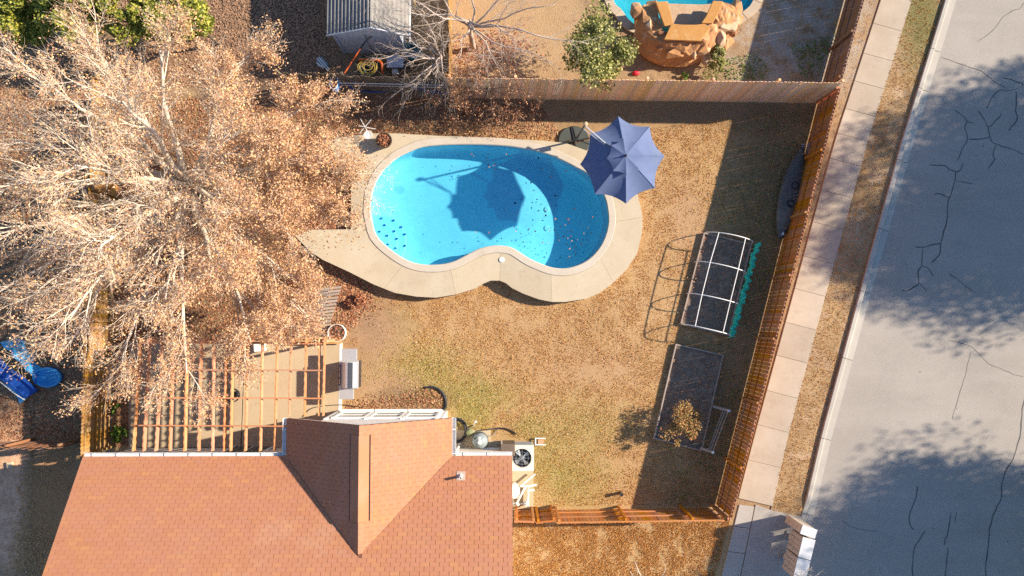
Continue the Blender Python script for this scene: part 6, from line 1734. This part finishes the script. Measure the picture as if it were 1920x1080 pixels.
GREEN = [(800, 705, 85, 60, .6), (880, 775, 50, 60, .75), (905, 740, 70, 40, .5), (1075, 800, 110, 55, .35), (1070, 900, 80, 65, .45), (1010, 855, 45, 70, .45), (990, 800, 40, 20, .7), (1320, 800, 90, 120, .3), (1420, 400, 90, 200, .35)]
GB = [(P(x, y, 0), rx/47.4, ry/47.4, a) for x, y, rx, ry, a in GREEN]
BARE = [(P(x, y, 0), rx/47.4, ry/47.4, a) for x, y, rx, ry, a in ((712, 625, 60, 62, .9), (740, 722, 75, 34, .95), (690, 700, 30, 60, .8), (1300, 415, 38, 70, .6), (1010, 935, 40, 25, .6), (1120, 700, 60, 26, .45), (970, 590, 70, 22, .4), (1240, 560, 40, 60, .4), (1190, 400, 26, 60, .35), (1390, 600, 60, 120, .6), (1400, 300, 60, 60, .5), (1150, 880, 40, 20, .4))]
def grass(name, label, poly, n, h, w, z, excl=(), green=False, seed=0):
    X, Y = scatter(poly, n, excl)
    if green:
        g = np.zeros(len(X))
        for c, rx, ry, a in GB: g = np.maximum(g, a*np.exp(-(((X-c.x)/rx)**2+((Y-c.y)/ry)**2)))
        gk = RNG.uniform(0, 1, len(X)) < g
        V, F = blades(X[gk], Y[gk], z, h*1.1, w)
        tag(obj('green_'+name, np_mesh('green_'+name, V, F), MAT['greengrass']), 'short green grass patches in the tan lawn', 'grass', kind='stuff')
        X, Y = X[~gk], Y[~gk]
    k = np.array([noise.noise(Vector((x*1.7, y*1.7, 2)))+0.6*noise.noise(Vector((x*5, y*5, 8))) for x, y in zip(X, Y)])
    for c, rx, ry, a in BARE: k -= 1.1*a*np.exp(-(((X-c.x)/rx)**2+((Y-c.y)/ry)**2)**2)
    keep = RNG.uniform(-0.75, 0.25, len(X)) < k
    X, Y = X[keep], Y[keep]
    V, F = blades(X, Y, z, h, w)
    tag(obj(name, np_mesh(name, V, F), MAT['drygrass']), label, 'grass', kind='stuff')
LAWN = W([(690, 560), (740, 552), (1010, 250), (1050, 262), (1530, 200), (1343, 945), (1002, 950), (1002, 828), (860, 800), (842, 770), (652, 735), (640, 650)])
grass('lawn_grass', 'dormant tan lawn grass', LAWN, 300000, 0.034, 0.028, 0.0, [DKX]+BEDS+[W([(640, 650), (640, 770), (675, 770), (675, 650)])], True)
grass('verge_tufts', 'dry grass on the verge between sidewalk and kerb', [Vector((p.x, p.y, 0)) for p in VERGE], 110000, 0.05, 0.03, 0.02)
grass('front_grass', 'dry grass of the front lawn below the orange fence', W([(962, 972), (1372, 968), (1335, 1100), (962, 1100)]), 60000, 0.04, 0.03, -0.01)
grass('fence_strip_grass', 'thin dry grass strip between the fence and the sidewalk', W([(1640, -20), (1648, -20), (1563, 262), (1490, 536), (1385, 935), (1352, 955), (1543, 196)]), 26000, 0.045, 0.022, -0.01)
X, Y = scatter(W([(1380, 240), (1530, 205), (1345, 945), (1230, 945), (1290, 640)]), 5000, BEDS)
k = np.array([noise.noise(Vector((x*0.9, y*0.9, 1.5))) for x, y in zip(X, Y)]) > 0.12
V, F = leaf_quads(np.stack([X[k], Y[k], RNG.uniform(0.02, 0.06, k.sum())], 1), 0.07, 0.3)
tag(obj('shade_weeds', np_mesh('shade_weeds', V, F), MAT['green']), 'low green weeds in the shade of the stained fence', 'weeds', kind='stuff')
X, Y = scatter(W([(1290, 135), (1400, 100), (1580, 60), (1540, 150), (1290, 150)]), 3000)
k = np.array([noise.noise(Vector((x*0.8, y*0.8, 4.5))) for x, y in zip(X, Y)]) > 0.0
V, F = leaf_quads(np.stack([X[k], Y[k], RNG.uniform(0.0, 0.06, k.sum())], 1), 0.08, 0.3)
tag(obj('neighbour_weeds', np_mesh('neighbour_weeds', V, F), MAT['green']), 'low green weeds in the shaded yard right of the waterfall', 'weeds', kind='stuff')
